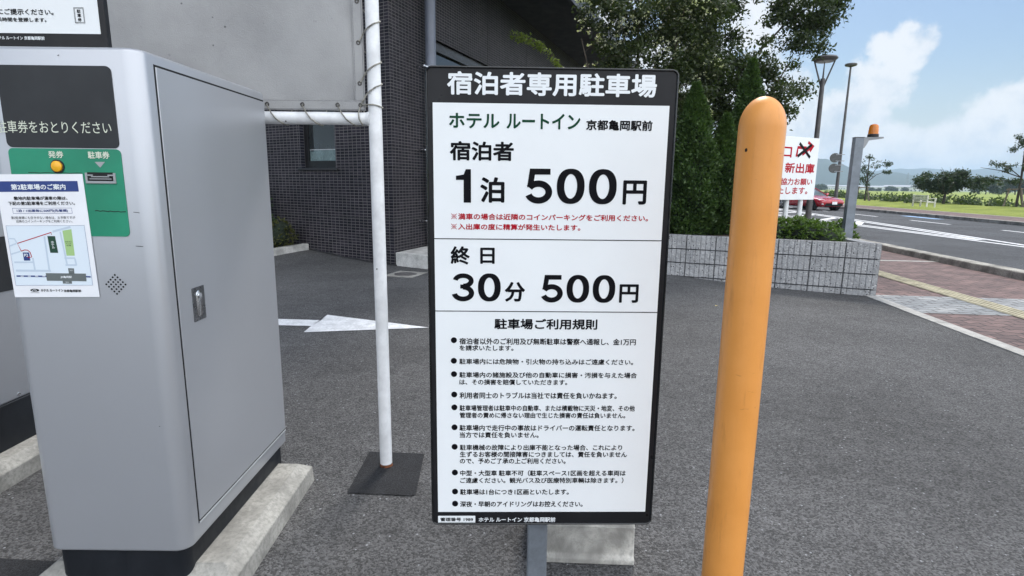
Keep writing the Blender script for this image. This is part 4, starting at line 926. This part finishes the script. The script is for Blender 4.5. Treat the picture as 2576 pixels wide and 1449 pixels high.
cone_tree('dark conifer half hidden behind the orange bollard', 3.43, 9.45, ZS, 1.9, .34, 14000, 2)
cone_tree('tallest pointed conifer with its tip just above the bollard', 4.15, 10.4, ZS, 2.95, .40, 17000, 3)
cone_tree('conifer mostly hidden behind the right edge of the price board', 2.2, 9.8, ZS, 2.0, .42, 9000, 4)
def leafy(name, label, cat, base, blobs, n, size, mat, trunk, extra=None, group=None, bark='bark'):
    t = thing(name, label, cat, base, 0, group)
    trunk_m = MB(); trunk(trunk_m); trunk_m.obj('trunk', bark, t, smooth=True)
    p, d = blob_points(blobs, n, .30); s = size * (.6 + .8 * rng.random(n))
    link('crown', leaf_mesh('crown', p, s, mat, d, .3, .5), t)
    if extra:
        bl2, n2, s2, m2_ = extra; p, d = blob_points(bl2, n2, .75)
        q = np.repeat(p, 4, 0) + rng.normal(size=(n2 * 4, 3)) * .012
        ang_ = np.tile(np.arange(4) * math.pi / 2, n2) + np.repeat(rng.random(n2) * 3, 4); tip = np.stack([np.cos(ang_), np.sin(ang_), np.full(n2 * 4, .25)], 1)
        link('flowers', leaf_mesh('flowers', q, s2 * (.7 + .6 * rng.random(n2 * 4)), m2_, None, .1, .75, tip), t)
    return t
# flowering dogwood over the sign
bl = [((.6, .3, 1.0), (.8, .7, .9)), ((.9, .2, 2.0), (.8, .7, .9)), ((-.2, .3, 1.2), (.8, .6, .7)), ((-.85, -.1, 1.75), (.55, .6, .75)), ((-.35, .0, 2.1), (.7, .7, .95)), ((.35, .1, 1.6), (.75, .7, 1.1)), ((.1, .2, 3.0), (.9, .8, 1.0)), ((.95, .1, 2.6), (.7, .7, 1.2)), ((.5, .2, 4.1), (1.2, 1.0, 1.0)), ((-.4, .1, 3.9), (.8, .8, .8)), ((1.15, .0, 3.6), (.6, .7, .9))]
leafy('dogwood_tree', 'flowering dogwood with pale cream blossoms above the price board', 'tree', (2.15, 11.0, ZS), sub_blobs(bl, 280, .25), 46000, .072, 'dogwood_leaf',
      lambda m: (branchy(m, (0, 0, -.05), (.15, .1, 4.6), .055, .012, 22, 1.3, 5), branchy(m, (-.15, .05, -.05), (-.9, .0, 3.4), .035, .01, 12, .8, 6), branchy(m, (.2, .0, -.05), (1.0, .1, 4.0), .04, .01, 12, .9, 8)),
      (sub_blobs(bl, 120, .26), 1500, .045, 'dogwood_flower'))
# dense dark tree, its boughs reaching over the lamp
bl = [((-.6, 0, 2.5), (.9, .9, .9)), ((.2, .1, 2.2), (.9, .9, .7)), ((.9, .0, 1.9), (.6, .7, .5)), ((.1, .0, 3.4), (1.0, 1.0, .9)), ((1.1, .0, 3.0), (.75, .7, .6)), ((-.5, .1, 4.4), (1.1, 1.0, .9)), ((1.55, .1, 4.75), (.55, .6, .5)), ((2.0, .1, 4.35), (.60, .6, .45)), ((2.35, .1, 4.9), (.45, .5, .4)), ((.3, .1, 5.2), (1.0, 1, .6)), ((1.25, .1, 2.4), (.5, .6, .45)), ((1.7, .1, 3.7), (.5, .6, .4)), ((1.35, .0, 4.1), (.5, .5, .4))]
def trunk2(m):
    branchy(m, (-.35, 0, -.05), (-.1, .1, 5.0), .07, .015, 26, 1.5, 15); branchy(m, (-.3, 0, .6), (1.6, .0, 3.4), .05, .012, 12, .9, 16)
    m.tube([(-.2, 0, 2.2), (.6, .1, 3.3), (1.5, .1, 4.3), (2.4, .1, 4.9)], [.035, .028, .018, .008], 7); m.tube([(-.2, 0, 2.6), (.7, .1, 3.0), (1.6, .1, 3.1)], [.028, .02, .007], 7)
leafy('shade_tree', 'dense dark leaved tree with boughs reaching right towards the street lamps', 'tree', (4.40, 13.0, ZS), sub_blobs(bl, 260, .27), 42000, .084, 'dark_leaf', trunk2, bark='dark_bark')
# another dark crown behind, closing the gaps low down
bl = [((0, 0, 1.2), (1.3, .7, 1.1)), ((-1.2, .2, 1.6), (1.0, .7, 1.1)), ((-2.2, .2, 1.2), (1.0, .6, 1.1)), ((.9, .2, 1.0), (.8, .6, .9)), ((-.6, .2, 2.5), (1.1, .7, .8))]
leafy('evergreen_shrub', 'big dark evergreen shrub filling the back of the planter', 'shrub', (3.7, 14.6, .1), sub_blobs(bl, 120, .42), 18000, .10, 'dark_leaf', lambda m: branchy(m, (0, 0, -.1), (0, 0, 2.6), .06, .012, 22, 1.5, 25), bark='dark_bark')
# maple sprig reaching in front of the soffit
t = thing('maple', 'thin bright green maple bough in front of the dark canopy', 'tree', (1.35, 11.6, .6)); m = MB()
spr = [Vector(p) for p in ((0, 0, -.05), (.0, .0, 1.2), (-.15, .0, 2.1), (-.30, .0, 2.75), (-.50, -.05, 3.10), (-.80, -.1, 3.38), (-1.08, -.1, 3.52), (-1.42, -.15, 3.60))]
m.tube(spr, [.025, .022, .018, .012, .009, .006, .004, .002], 6); P_, T_ = [], []
for k in range(300):
    i = random.choice((3, 4, 4, 5, 5, 5, 6, 6, 6)); p = spr[i].lerp(spr[i + 1] if i < 7 else spr[i], random.random()) if i < 7 else spr[i]
    for j in range(5):
        a = R(-70 + 35 * j) + random.uniform(-.2, .2); P_.append(p + Vector((random.uniform(-.03, .03), random.uniform(-.09, .09), random.uniform(-.10, .06)))); T_.append((-math.cos(a) * .8, math.sin(a), -.25))
m.obj('trunk', 'bark', t, smooth=True); sel = rng.choice(len(P_), 600, replace=False)
link('leaves', leaf_mesh('leaves', np.array([tuple(P_[i]) for i in sel]), .05 + .04 * rng.random(600), 'maple_leaf', None, .2, .35, np.array([T_[i] for i in sel])), t)
# azalea hedge along the planter, clipped shrubs of their own
def rosette_shrub(name, label, cat, x, y, z, blobs, n, size, mat, group=None, k=7):
    t = thing(name, label, cat, (x, y, z), 0, group); p, d = blob_points(blobs, n, .8)
    q = np.repeat(p, k, 0); a = np.tile(np.arange(k) * 6.283 / k, n) + np.repeat(rng.random(n) * 6, k); up = np.repeat(d, k, 0)
    tip = np.stack([np.cos(a), np.sin(a), np.full(n * k, .35)], 1) * .9 + up * .7
    m = MB(); 
    for i in range(14):
        e = p[rng.integers(n)]; m.tube([(e[0] * .2, e[1] * .2, -.05), (e[0] * .7, e[1] * .7, e[2] * .6), tuple(e * .95)], [.010, .006, .003], 5)
    m.obj('stems', 'bark', t)
    for b in blobs:
        pass
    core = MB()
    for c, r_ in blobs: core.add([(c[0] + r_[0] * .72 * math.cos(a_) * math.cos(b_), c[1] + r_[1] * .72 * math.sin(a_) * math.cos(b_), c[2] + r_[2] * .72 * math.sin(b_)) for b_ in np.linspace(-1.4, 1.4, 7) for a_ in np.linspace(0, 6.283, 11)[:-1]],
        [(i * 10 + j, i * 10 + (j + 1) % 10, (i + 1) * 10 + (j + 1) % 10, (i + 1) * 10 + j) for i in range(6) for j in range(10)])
    core.obj('dark_core', 'conifer_core', t)  # added dark filling inside each clump, keeps light from showing through
    link('leaves', leaf_mesh('leaves', q, size * (.6 + .7 * rng.random(n * k)), mat, None, .2, .42, tip), t); return t
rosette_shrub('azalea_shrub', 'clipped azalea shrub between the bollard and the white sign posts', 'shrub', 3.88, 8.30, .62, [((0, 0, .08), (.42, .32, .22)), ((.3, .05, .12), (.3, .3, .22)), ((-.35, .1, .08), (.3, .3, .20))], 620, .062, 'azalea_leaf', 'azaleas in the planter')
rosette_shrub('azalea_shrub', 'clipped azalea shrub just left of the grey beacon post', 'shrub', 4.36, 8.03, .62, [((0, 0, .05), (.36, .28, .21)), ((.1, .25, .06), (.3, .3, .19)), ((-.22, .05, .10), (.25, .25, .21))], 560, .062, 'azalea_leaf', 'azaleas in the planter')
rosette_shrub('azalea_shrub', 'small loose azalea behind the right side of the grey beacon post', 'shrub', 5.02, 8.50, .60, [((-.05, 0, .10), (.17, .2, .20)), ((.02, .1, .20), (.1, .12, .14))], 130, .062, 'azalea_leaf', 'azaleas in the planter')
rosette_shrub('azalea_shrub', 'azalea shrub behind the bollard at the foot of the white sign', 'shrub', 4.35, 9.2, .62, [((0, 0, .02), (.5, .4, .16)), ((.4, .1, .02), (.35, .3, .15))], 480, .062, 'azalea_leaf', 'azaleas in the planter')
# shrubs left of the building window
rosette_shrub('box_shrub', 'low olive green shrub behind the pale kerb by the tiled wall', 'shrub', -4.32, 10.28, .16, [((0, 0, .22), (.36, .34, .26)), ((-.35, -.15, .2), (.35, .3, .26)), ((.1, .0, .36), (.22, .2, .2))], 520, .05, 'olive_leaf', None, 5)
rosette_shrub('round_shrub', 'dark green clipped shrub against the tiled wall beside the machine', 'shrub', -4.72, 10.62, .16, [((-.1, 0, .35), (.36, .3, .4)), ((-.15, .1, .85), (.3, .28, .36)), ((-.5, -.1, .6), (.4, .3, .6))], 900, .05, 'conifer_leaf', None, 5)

# ================================================================== STREET FURNITURE
# white notice sign on two posts
ws = thing('warning_sign', 'white board with red lettering and a black cross on two posts in the planter', 'sign', (4.87, 9.75, .5), R(30))
WX0, WX1, WZ0, WZ1 = -.86, .40, .67, 1.70
m = MB(); m.box(WX0, WX1, -.012, .012, WZ0, WZ1); m.obj('board', 'sign_white', ws, bevel=.003)
for x in (-.26, .12): m = MB(); m.tube([(x, .045, 0), (x, .045, WZ0 + .5)], .040, 16); m.obj('post', 'white_paint', ws, smooth=True)
L = Letters(); L.text('口', -.60, -.33, 1.36, 1.53, -.0135, 3)
L.line([(-.20, 1.38), (-.18, 1.53), (.05, 1.53)], .05, -.0136); L.line([(-.05, 1.42), (.21, 1.57)], .055, -.0137); L.line([(.08, 1.625), (.24, 1.56), (.15, 1.48)], .05, -.0138)
L.text('新出庫', -.47, .33, 1.11, 1.28, -.0135, 3); L.text('ご協力お願い', -.70, .31, .915, 1.03, -.0135, 2); L.text('いたします。', -.80, .20, .765, .88, -.0135, 2); L.obj('red_lettering', 'ink_red', ws)
L = Letters(); L.line([(-.17, 1.385), (.19, 1.59)], .05, -.0150); L.line([(-.15, 1.60), (.17, 1.375)], .05, -.0154); L.obj('black_cross', 'ink_black', ws)
# beacon post
bp = thing('beacon_post', 'square grey steel post with an amber warning beacon on a white arm', 'beacon post', (4.84, 8.19, .5), -SA)
m = MB(); m.box(-.058, .058, -.05, .05, 0, 1.575); m.obj('post', 'steel_grey', bp, bevel=.004)
m = MB(); m.box(-.06, .06, -.052, .052, 1.575, 1.583); m.obj('cap', 'fascia', bp)
m = MB(); m.add([(.058, -.04, 1.42), (.058, .04, 1.42), (.085, .04, 1.45), (.085, -.04, 1.45), (.058, -.05, 1.58), (.058, .05, 1.58), (.30, .07, 1.585), (.30, -.07, 1.585), (.30, -.07, 1.563), (.30, .07, 1.563), (.12, -.05, 1.535), (.12, .05, 1.535)],
    [(0, 3, 2, 1), (4, 7, 6, 5), (7, 8, 9, 6), (8, 10, 11, 9), (10, 3, 2, 11), (0, 4, 5, 1), (0, 3, 10, 4), (4, 10, 8, 7), (1, 5, 11, 2), (5, 6, 9, 11)]); m.obj('arm', 'panel_grey', bp)
m = MB(); m.lathe([(.070, 1.586), (.070, 1.622), (.064, 1.626)], (.19, 0)); m.obj('beacon_base', 'black', bp, smooth=True)
m = MB(); m.lathe([(.064, 1.624), (.062, 1.68), (.057, 1.73), (.045, 1.752), (.02, 1.762), (.002, 1.763)], (.19, 0)); m.obj('beacon', 'amber_dome', bp, smooth=True)
m = MB(); m.lathe([(.03, 1.616), (.03, 1.69), (.01, 1.70)], (.19, 0), 12); m.obj('reflector', 'rust', bp)
# street lamps
lx, ly = 8.1, 15.6
la = thing('street_lamp', 'short street lamp with a flat disc head on a forked pole', 'street lamp', (lx, ly, 0), R(-20), 'street lamps beyond the planter')
m = MB(); m.tube([(0, 0, 0), (0, 0, 1.0), (0, 0, 4.18)], [.085, .075, .055], 14); m.tube([(0, 0, 3.85), (0, 0, 4.58)], [.035, .012], 10); m.obj('pole', 'lamp_dark', la, smooth=True)
for s in (-1, 1): m = MB(); m.tube([(s * .03, 0, 3.98), (s * .25, 0, 4.65)], [.022, .018], 8); m.obj('arm', 'lamp_dark', la)
m = MB(); m.lathe([(.22, 4.60), (.29, 4.65), (.31, 4.68), (.28, 4.72), (.10, 4.75), (.0, 4.755)], n=28); hd_ = m.obj('lamp_head', 'lamp_dark', la, smooth=True)
m = MB(); m.lathe([(.0, 4.59), (.2, 4.592), (.235, 4.61)], n=28); m.obj('lens', 'lamp_lens', hd_)
lx, ly = 21.2, 37.6
lb = thing('street_lamp', 'tall thin street lamp with a small flat head across the road', 'street lamp', (lx, ly, .14), 0, 'street lamps beyond the planter')
m = MB(); m.tube([(0, 0, 0), (0, 0, 1.5), (0, 0, 8.75)], [.13, .105, .055], 12); m.obj('pole', 'lamp_dark', lb, smooth=True)
m = MB(); m.lathe([(.05, 8.66), (.33, 8.75), (.36, 8.82), (.33, 8.87), (.0, 8.90)], n=20); m.obj('lamp_head', 'lamp_dark', lb, smooth=True)
for z in (3.22, 2.56):
    rs = thing('round_sign', '%s of two round road signs seen from behind on the tall thin lamp' % ('upper' if z > 3 else 'lower'), 'road sign', (lx - .40, ly - .1, z), R(-30))
    m = MB(); ylathe(m, [(.0, -.02), (.30, -.02), (.30, .0), (.0, .0)], 0, 0, 24); m.obj('disc', 'sign_back', rs)
    m = MB(); m.box(.05, .55, -.06, -.03, -.22, -.18); m.box(.05, .55, -.06, -.03, .18, .22); m.obj('bracket', 'lamp_lens', rs)
# red coupe
car = thing('parked_car', 'red low coupe on the striped road behind the white sign', 'car', (18.2, 35.2, .006), R(12))
st = [(-2.10, .50, .62, .30, .42, .55, .57), (-2.02, .70, .80, .20, .42, .60, .64), (-1.70, .78, .875, .17, .48, .67, .73), (-1.25, .80, .89, .17, .52, .74, .80), (-.70, .81, .875, .16, .52, .79, .86), (0, .82, .87, .16, .52, .81, .88),
      (.75, .82, .88, .16, .52, .85, .90), (1.27, .81, .895, .18, .52, .88, .93), (1.75, .77, .86, .24, .54, .88, .94), (2.02, .68, .78, .32, .56, .82, .90), (2.12, .55, .66, .40, .56, .76, .84)]
m = MB(); ringn = 12
for y, wr, wm, zb_, zm, zs, zt in st:
    half = [(0, zb_), (wr * .7, zb_), (wr, zb_ + .05), (wm, zm), (wm * .985, (zm + zs) / 2), (wm * .93, zs), (wm * .6, zt)]
    m.v += [(x, y, z) for x, z in half] + [(-x, y, z) for x, z in half[:0:-1]]
k = 13
m.f = [(i * k + j, i * k + (j + 1) % k, (i + 1) * k + (j + 1) % k, (i + 1) * k + j) for i in range(len(st) - 1) for j in range(k)] + [tuple(range(k))[::-1], tuple(range((len(st) - 1) * k, len(st) * k))]; m.mi = [0] * len(m.f)
cbd = m.obj('body', 'car_red', car, smooth=True); sdv = cbd.modifiers.new('smooth', 'SUBSURF'); sdv.levels = 1; sdv.render_levels = 2
m = MB(); B_ = [(-.70, -.68, .83), (.70, -.68, .83), (.76, .3, .86), (.74, 1.15, .90), (.52, 1.72, .92), (-.52, 1.72, .92), (-.74, 1.15, .90), (-.76, .3, .86)]
T_ = [(-.50, .08, 1.24), (.50, .08, 1.24), (.55, .40, 1.275), (.53, .75, 1.255), (.44, .95, 1.22), (-.44, .95, 1.22), (-.53, .75, 1.255), (-.55, .40, 1.275)]
m.add(B_ + T_, [(i, (i + 1) % 8, 8 + (i + 1) % 8, 8 + i) for i in range(8)] + [tuple(range(8, 16))]); gl = m.obj('windows', 'car_glass', car, smooth=True)
m = MB(); m.add([(x * 1.0, y, z + .006) for x, y, z in T_] + [(0, .05, 1.262), (0, .40, 1.30), (0, .96, 1.245)], [(0, 1, 8), (1, 2, 9, 8), (2, 3, 9), (3, 4, 10, 9), (4, 5, 10), (5, 6, 9, 10), (6, 7, 9), (7, 0, 8, 9)]); m.obj('roof', 'car_red', car, smooth=True)
m = MB()
for s in (-1, 1): m.tube([(s * .71, -.70, .84), (s * .51, .07, 1.25), (s * .54, .42, 1.285), (s * .52, .78, 1.265), (s * .60, 1.55, .93)], .026, 6); m.tube([(s * .765, .62, .87), (s * .545, .56, 1.27)], .022, 6)
m.obj('pillar', 'car_red', car)
for s in (-1, 1):
    for y in (-1.27, 1.28):
        m = MB(); m.tube([(s * .66, y, .33), (s * .896, y, .33)], .365, 28); m.obj('wheel_arch', 'gap_black', car)
        m = MB(); m.tube([(s * .68, y, .318), (s * .905, y, .318)], .315, 28); wl = m.obj('wheel', 'tyre', car, smooth=True)
        m = MB(); m.tube([(s * .906, y, .318), (s * .910, y, .318)], .22, 24); 
        m.obj('rim', 'lamp_dark', wl); m = MB()
        for q in range(5): a = q * 2 * math.pi / 5; m.box(-.03, .03, -.0, .22, 0, .012)
        m = MB()
        for q in range(5):
            a = q * 2 * math.pi / 5 + .3; c, s_ = math.cos(a), math.sin(a)
            m.tube([(s * .914, y + c * .03, .318 + s_ * .03), (s * .914, y + c * .225, .318 + s_ * .225)], [.035, .028], 6)
        m.tube([(s * .910, y, .318), (s * .922, y, .318)], .05, 12); m.obj('spokes', 'rim', wl)
    m = MB(); m.add([(s * .52, -2.075, .60), (s * .80, -1.83, .62), (s * .84, -1.62, .69), (s * .62, -1.88, .675), (s * .50, -2.07, .56), (s * .80, -1.86, .565)], [(0, 1, 2, 3), (4, 5, 1, 0)]); hl = m.obj('headlight', 'headlight', car)
    m = MB(); m.box(s * .70 - .05, s * .70 + .05, -2.05, -1.98, .36, .42); m.obj('fog_light', 'headlight', car)
    m = MB(); m.add([(s * .82, -.50, .88), (s * 1.00, -.46, .90), (s * 1.00, -.44, 1.00), (s * .85, -.46, .99), (s * .82, -.38, .88), (s * .98, -.36, .90), (s * .98, -.36, 1.0), (s * .85, -.37, .99)], [(0, 1, 2, 3), (4, 7, 6, 5), (0, 4, 5, 1), (1, 5, 6, 2), (2, 6, 7, 3), (3, 7, 4, 0)]); m.obj('mirror', 'car_red', car)
m = MB(); m.add([(-.52, -2.125, .43), (.52, -2.125, .43), (.62, -2.09, .26), (-.62, -2.09, .26), (-.52, -2.02, .43), (.52, -2.02, .43), (.62, -2.0, .26), (-.62, -2.0, .26)], [(0, 3, 2, 1), (0, 1, 5, 4), (3, 7, 6, 2), (0, 4, 7, 3), (1, 2, 6, 5)]); m.obj('grille', 'gap_black', car)
m = MB(); m.box(-.165, .165, -2.15, -2.135, .36, .52); m.obj('number_plate', 'sign_white', car)
# park bench
pb = thing('park_bench', 'weathered pale wooden bench on the lawn seen from behind', 'bench', (26.6, 37.3, .16), R(82)); pb.scale = (.84,) * 3
def bxo(nm, mat, *bs):
    m = MB()
    for b in bs: m.box(*b)
    return m.obj(nm, mat, pb, bevel=.006)
for k in range(4): bxo('seat_slat', 'bench_wood', (-.92, .92, -.48 + k * .125, -.38 + k * .125, .41, .445))
for k in range(3): bxo('back_slat', 'bench_wood', (-.92, .92, .055, .085, .53 + k * .135, .63 + k * .135))
for s in (-1, 1):
    bxo('leg', 'bench_wood', (s * .96 - .045, s * .96 + .045, .0, .10, 0, .93)); bxo('leg', 'bench_wood', (s * .96 - .045, s * .96 + .045, -.55, -.46, 0, .64))
    bxo('armrest', 'bench_wood', (s * .96 - .055, s * .96 + .055, -.58, .0, .64, .68)); bxo('rail', 'bench_wood', (s * .96 - .03, s * .96 + .03, -.46, .0, .33, .40))
# cherry trees held by timber stakes on the lawn
def staked(label, x, y, z, h, blobs, n, seed, limbs):
    t = thing('young_cherry_tree', label, 'tree', (x, y, z), 0, 'young trees on the lawn'); m = MB()
    m.tube([(0, 0, 0), (.02, 0, h * .4), (-.02, .03, h * .75), (0, 0, h)], [.075, .06, .045, .02], 8)
    for a, b in limbs: m.tube([(0, 0, a), (b[0] * .5, b[1] * .5, a + (b[2] - a) * .7), b], [.035, .025, .01], 6)
    m.obj('trunk', 'dark_bark', t, smooth=True); p, d = blob_points(sub_blobs(blobs, 46, .22), n, .3)
    link('crown', leaf_mesh('crown', p, .13 * (.6 + .8 * rng.random(n)), 'cherry_leaf', d, .3, .55), t)
    s = thing('tree_stake', 'brown timber stakes propping the ' + label, 'tree stake', (x, y, z - .02), R(-10), 'tree stakes on the lawn')
    for px, py, lx_, ly_ in ((-.75, .0, -.55, 0), (.45, .1, .05, .05), (.1, -.5, .05, -.1)): m = MB(); m.tube([(px, py, 0), (lx_, ly_, 1.25)], .05, 8); m.obj('pole', 'stake_wood', s)
    m = MB(); m.tube([(-.7, 0, 1.15), (.25, .0, 1.2)], .04, 8); m.obj('crossbar', 'stake_wood', s)
staked('small cherry tree right of the grey beacon post', 30.75, 50.0, .2, 4.0, [((-.55, 0, 1.9), (.45, .5, .5)), ((-.4, 0, 2.7), (.5, .5, .5)), ((-.75, 0, 3.4), (.4, .4, .5)), ((.3, 0, 2.3), (.35, .4, .3)), ((.75, 0, 3.1), (.5, .4, .28)), ((1.5, 0, 3.15), (.5, .3, .18)), ((1.5, 0, 2.5), (.45, .3, .15)), ((0, 0, 3.5), (.3, .3, .35)), ((.1, 0, 1.5), (.3, .3, .25))], 1500, 31, [(1.4, (-.6, 0, 2.6)), (1.7, (1.2, 0, 3.1)), (1.6, (1.5, .1, 2.5)), (2.0, (-.7, 0, 3.4))])
staked('cherry tree at the right edge with a long arching bough', 32.6, 37.0, .2, 4.6, [((-.1, 0, 4.2), (.5, .4, .6)), ((-.45, 0, 3.5), (.4, .4, .35)), ((.1, 0, 2.6), (.6, .5, .45)), ((-.9, 0, 2.55), (.5, .4, .25)), ((-1.7, 0, 2.75), (.55, .35, .18)), ((-2.5, 0, 2.55), (.5, .3, .16)), ((-.5, 0, 1.7), (.6, .5, .25)), ((-1.6, 0, 1.75), (.8, .4, .3)), ((.6, 0, 3.4), (.6, .5, .6)), ((.8, 0, 1.9), (.6, .5, .3)), ((-2.3, 0, 1.35), (.35, .3, .5))], 2600, 32, [(1.5, (-1.8, 0, 1.75)), (1.9, (-1.7, 0, 2.75)), (1.9, (-2.7, .0, 2.5)), (2.2, (.8, 0, 3.4)), (1.4, (.9, 0, 1.9))])
bl = [((-1.4, 0, 1.05), (1.0, .9, .8)), ((-.2, 0, 1.35), (1.2, 1, .85)), ((1.1, 0, 1.25), (1.2, 1, .75)), ((2.2, 0, 1.1), (.8, .8, .6)), ((.3, .3, .7), (2.0, 1.0, .5))]
leafy('spreading_tree', 'wide dark spreading tree behind the lawn right of the bench', 'tree', (33.6, 44.6, .7), sub_blobs(bl, 120, .34), 9000, .17, 'cherry_leaf', lambda m: branchy(m, (0, 0, -.7), (0, 0, 1.8), .12, .03, 20, 2.0, 45), bark='dark_bark')
# rough growth between lawn and fields
NB = 300; bu = rng.uniform(8, 130, NB); bv = 28.6 + 4.5 * rng.random(NB); br = .28 + .45 * rng.random(NB)
ub = [((v * math.cos(SA) + u * math.sin(SA), -v * math.sin(SA) + u * math.cos(SA), .05 + r * .35), (r * 1.3, r * 1.3, r * .85)) for u, v, r in zip(bu, bv, br)]
NW = 26000; wp, wd_ = blob_points(ub, NW, .5); wp[:, 2] = np.maximum(wp[:, 2], .05)
tag(link('undergrowth', leaf_mesh('undergrowth', wp, .16 + .18 * rng.random(NW), 'weed_leaf', None, .3, .55)), kind='stuff')
# far town: small pale buildings, trees, a lattice pylon
hb = None
for i, (az, d_, w_, h_, dp_, kind) in enumerate(((27.7, 1150, 26, 5.5, 16, 0), (28.5, 1250, 38, 6.5, 18, 1), (29.6, 1200, 22, 5, 14, 0), (30.5, 1230, 40, 6, 18, 1), (31.6, 1300, 30, 5.5, 16, 0), (32.6, 1180, 36, 5.6, 14, 1), (33.95, 900, 34, 6.2, 14, 1), (35.05, 820, 22, 5.5, 12, 0), (35.6, 1100, 30, 4.6, 14, 1), (36.6, 1250, 40, 6, 18, 0), (38.4, 1150, 28, 5, 14, 1), (40.3, 1200, 36, 6, 16, 0))):
    desc = ('with a flat roof', 'with a low grey roof')[kind]
    where = ('left of the lamp pole', 'behind the tall thin lamp', 'beside the grey beacon post', 'just right of the beacon post', 'behind the small cherry tree', 'left of the pylon', 'broad, just left of the pylon foot', 'bright and just right of the pylon', 'left edge of the wide dark tree', 'hidden by the wide dark tree', 'right of the wide dark tree', 'near the right edge of the photo')[i]
    t = thing('far_house', 'tiny pale far building %s %s' % (desc, where), 'house', (d_ * math.sin(R(az)), d_ * math.cos(R(az)), -4.3), R(-az), 'far buildings across the fields')
    m = MB(); m.box(-w_ / 2, w_ / 2, -dp_ / 2, dp_ / 2, 0, h_); m.obj('wall', 'house_wall', t)
    m = MB()
    if kind: m.sweep_x([(-dp_ / 2 - .6, h_), (dp_ / 2 + .6, h_), (0, h_ + 2.2)], -w_ / 2 - .6, w_ / 2 + .6)
    else: m.box(-w_ / 2 - .4, w_ / 2 + .4, -dp_ / 2 - .4, dp_ / 2 + .4, h_, h_ + .5)
    m.obj('roof', 'house_roof', t)
    m = MB()
    for x in np.arange(-w_ / 2 + 2, w_ / 2 - 2, 4): m.box(x, x + 1.6, -dp_ / 2 - .05, -dp_ / 2 - .01, 1.2, 2.8)
    m.obj('window', 'car_glass', t)
pt_ = None
for i, (az, d_, s_, lab) in enumerate(((27.9, 700, 1.5, 'far tree just right of the forked lamp pole'), (28.3, 760, 1.6, 'far tree left of the round road signs'), (31.9, 700, 1.0, 'far tree under the small cherry tree'), (32.5, 640, .9, 'small round far tree left of the pylon'), (33.3, 780, 1.3, 'far tree below the near ridge'), (33.6, 690, 1.1, 'far tree left of the bright far building'), (34.3, 800, 1.1, 'far tree at the pylon foot'), (35.1, 850, 1.7, 'broad far tree right of the pylon'), (36.0, 720, 1.4, 'far tree beside the wide dark tree'), (39.5, 300, 1.2, 'far tree right of the wide dark tree'), (40.3, 330, 1.3, 'far tree between the wide dark tree and the staked cherry'), (41.2, 320, 1.3, 'far tree behind the staked cherry at the right edge'))):
    loc = (d_ * math.sin(R(az)), d_ * math.cos(R(az)), -4.2 if d_ > 500 else -1.3)
    if pt_ is None:
        bl = [((0, 0, 3.4), (3.0, 3, 2.4)), ((2, 0, 2.6), (2, 2, 1.8)), ((-2, 0, 2.8), (2.2, 2, 1.9))]
        pt_ = leafy('far_tree', lab, 'tree', loc, sub_blobs(bl, 40, 1.2), 1500, .9, 'cherry_leaf', lambda m: branchy(m, (0, 0, -.3), (0, 0, 4), .2, .05, 8, 1.8, 55), group='far trees across the fields'); pt_.scale = (s_,) * 3
    else: dup(pt_, loc, i * 1.3, lab, s_)
py_ = thing('pylon', 'tall thin lattice power pylon far off in front of the blue ridge', 'pylon', (1500 * math.sin(R(34.4)), 1500 * math.cos(R(34.4)), -4)); m = MB(); Hh = 36.0
wd = lambda z: 3.6 * (1 - z / Hh) ** 1.2 + .5
zs_ = [0, 6, 11, 16, 20, 24, 28, 32, 36]
for sx in (-1, 1):
    for sy in (-1, 1): m.tube([(sx * wd(z), sy * wd(z), z) for z in zs_], .22, 5)
for a, b in zip(zs_[:-1], zs_[1:]):
    for s in (-1, 1):
        m.tube([(-wd(a), s * wd(a), a), (wd(b), s * wd(b), b)], .12, 4); m.tube([(wd(a), s * wd(a), a), (-wd(b), s * wd(b), b)], .12, 4); m.tube([(s * wd(a), -wd(a), a), (s * wd(b), wd(b), b)], .12, 4)
m.obj('tower', 'pylon_steel', py_)
for z in (24, 28, 32): m = MB(); m.tube([(-5, 0, z), (0, 0, z + .8), (5, 0, z)], .2, 5); m.obj('cross_arm', 'pylon_steel', py_)
# small litter
m = MB(); m.add([(-.02, 0, .004), (.0, -.014, .008), (.03, .002, .004), (.004, .016, .010)], [(0, 1, 2, 3)]); tag(m.obj('fallen_leaf', 'dry_leaf', None, (2.35, 6.35, .03), .4), 'small yellow fallen leaf on the asphalt left of the bollard', 'leaf')
# ================================================================== HAZE
def haze():
    mt = bpy.data.materials.new('haze'); mt.use_nodes = True; mt.node_tree.nodes.clear(); t = NT(mt.node_tree)
    v = t.n('ShaderNodeVolumePrincipled', {'Color': (0.62, 0.82, 1.0, 1), 'Density': HAZE, 'Anisotropy': 0.3}); o = t.n('ShaderNodeOutputMaterial'); t.l.new(v.outputs[0], o.inputs['Volume'])
    m = MB(); m.box(-9500, 9500, -9500, 9500, -6, 150); h = m.obj('haze', mt); tag(h, kind='stuff')
HAZE = 0.00026
if HAZE: haze()
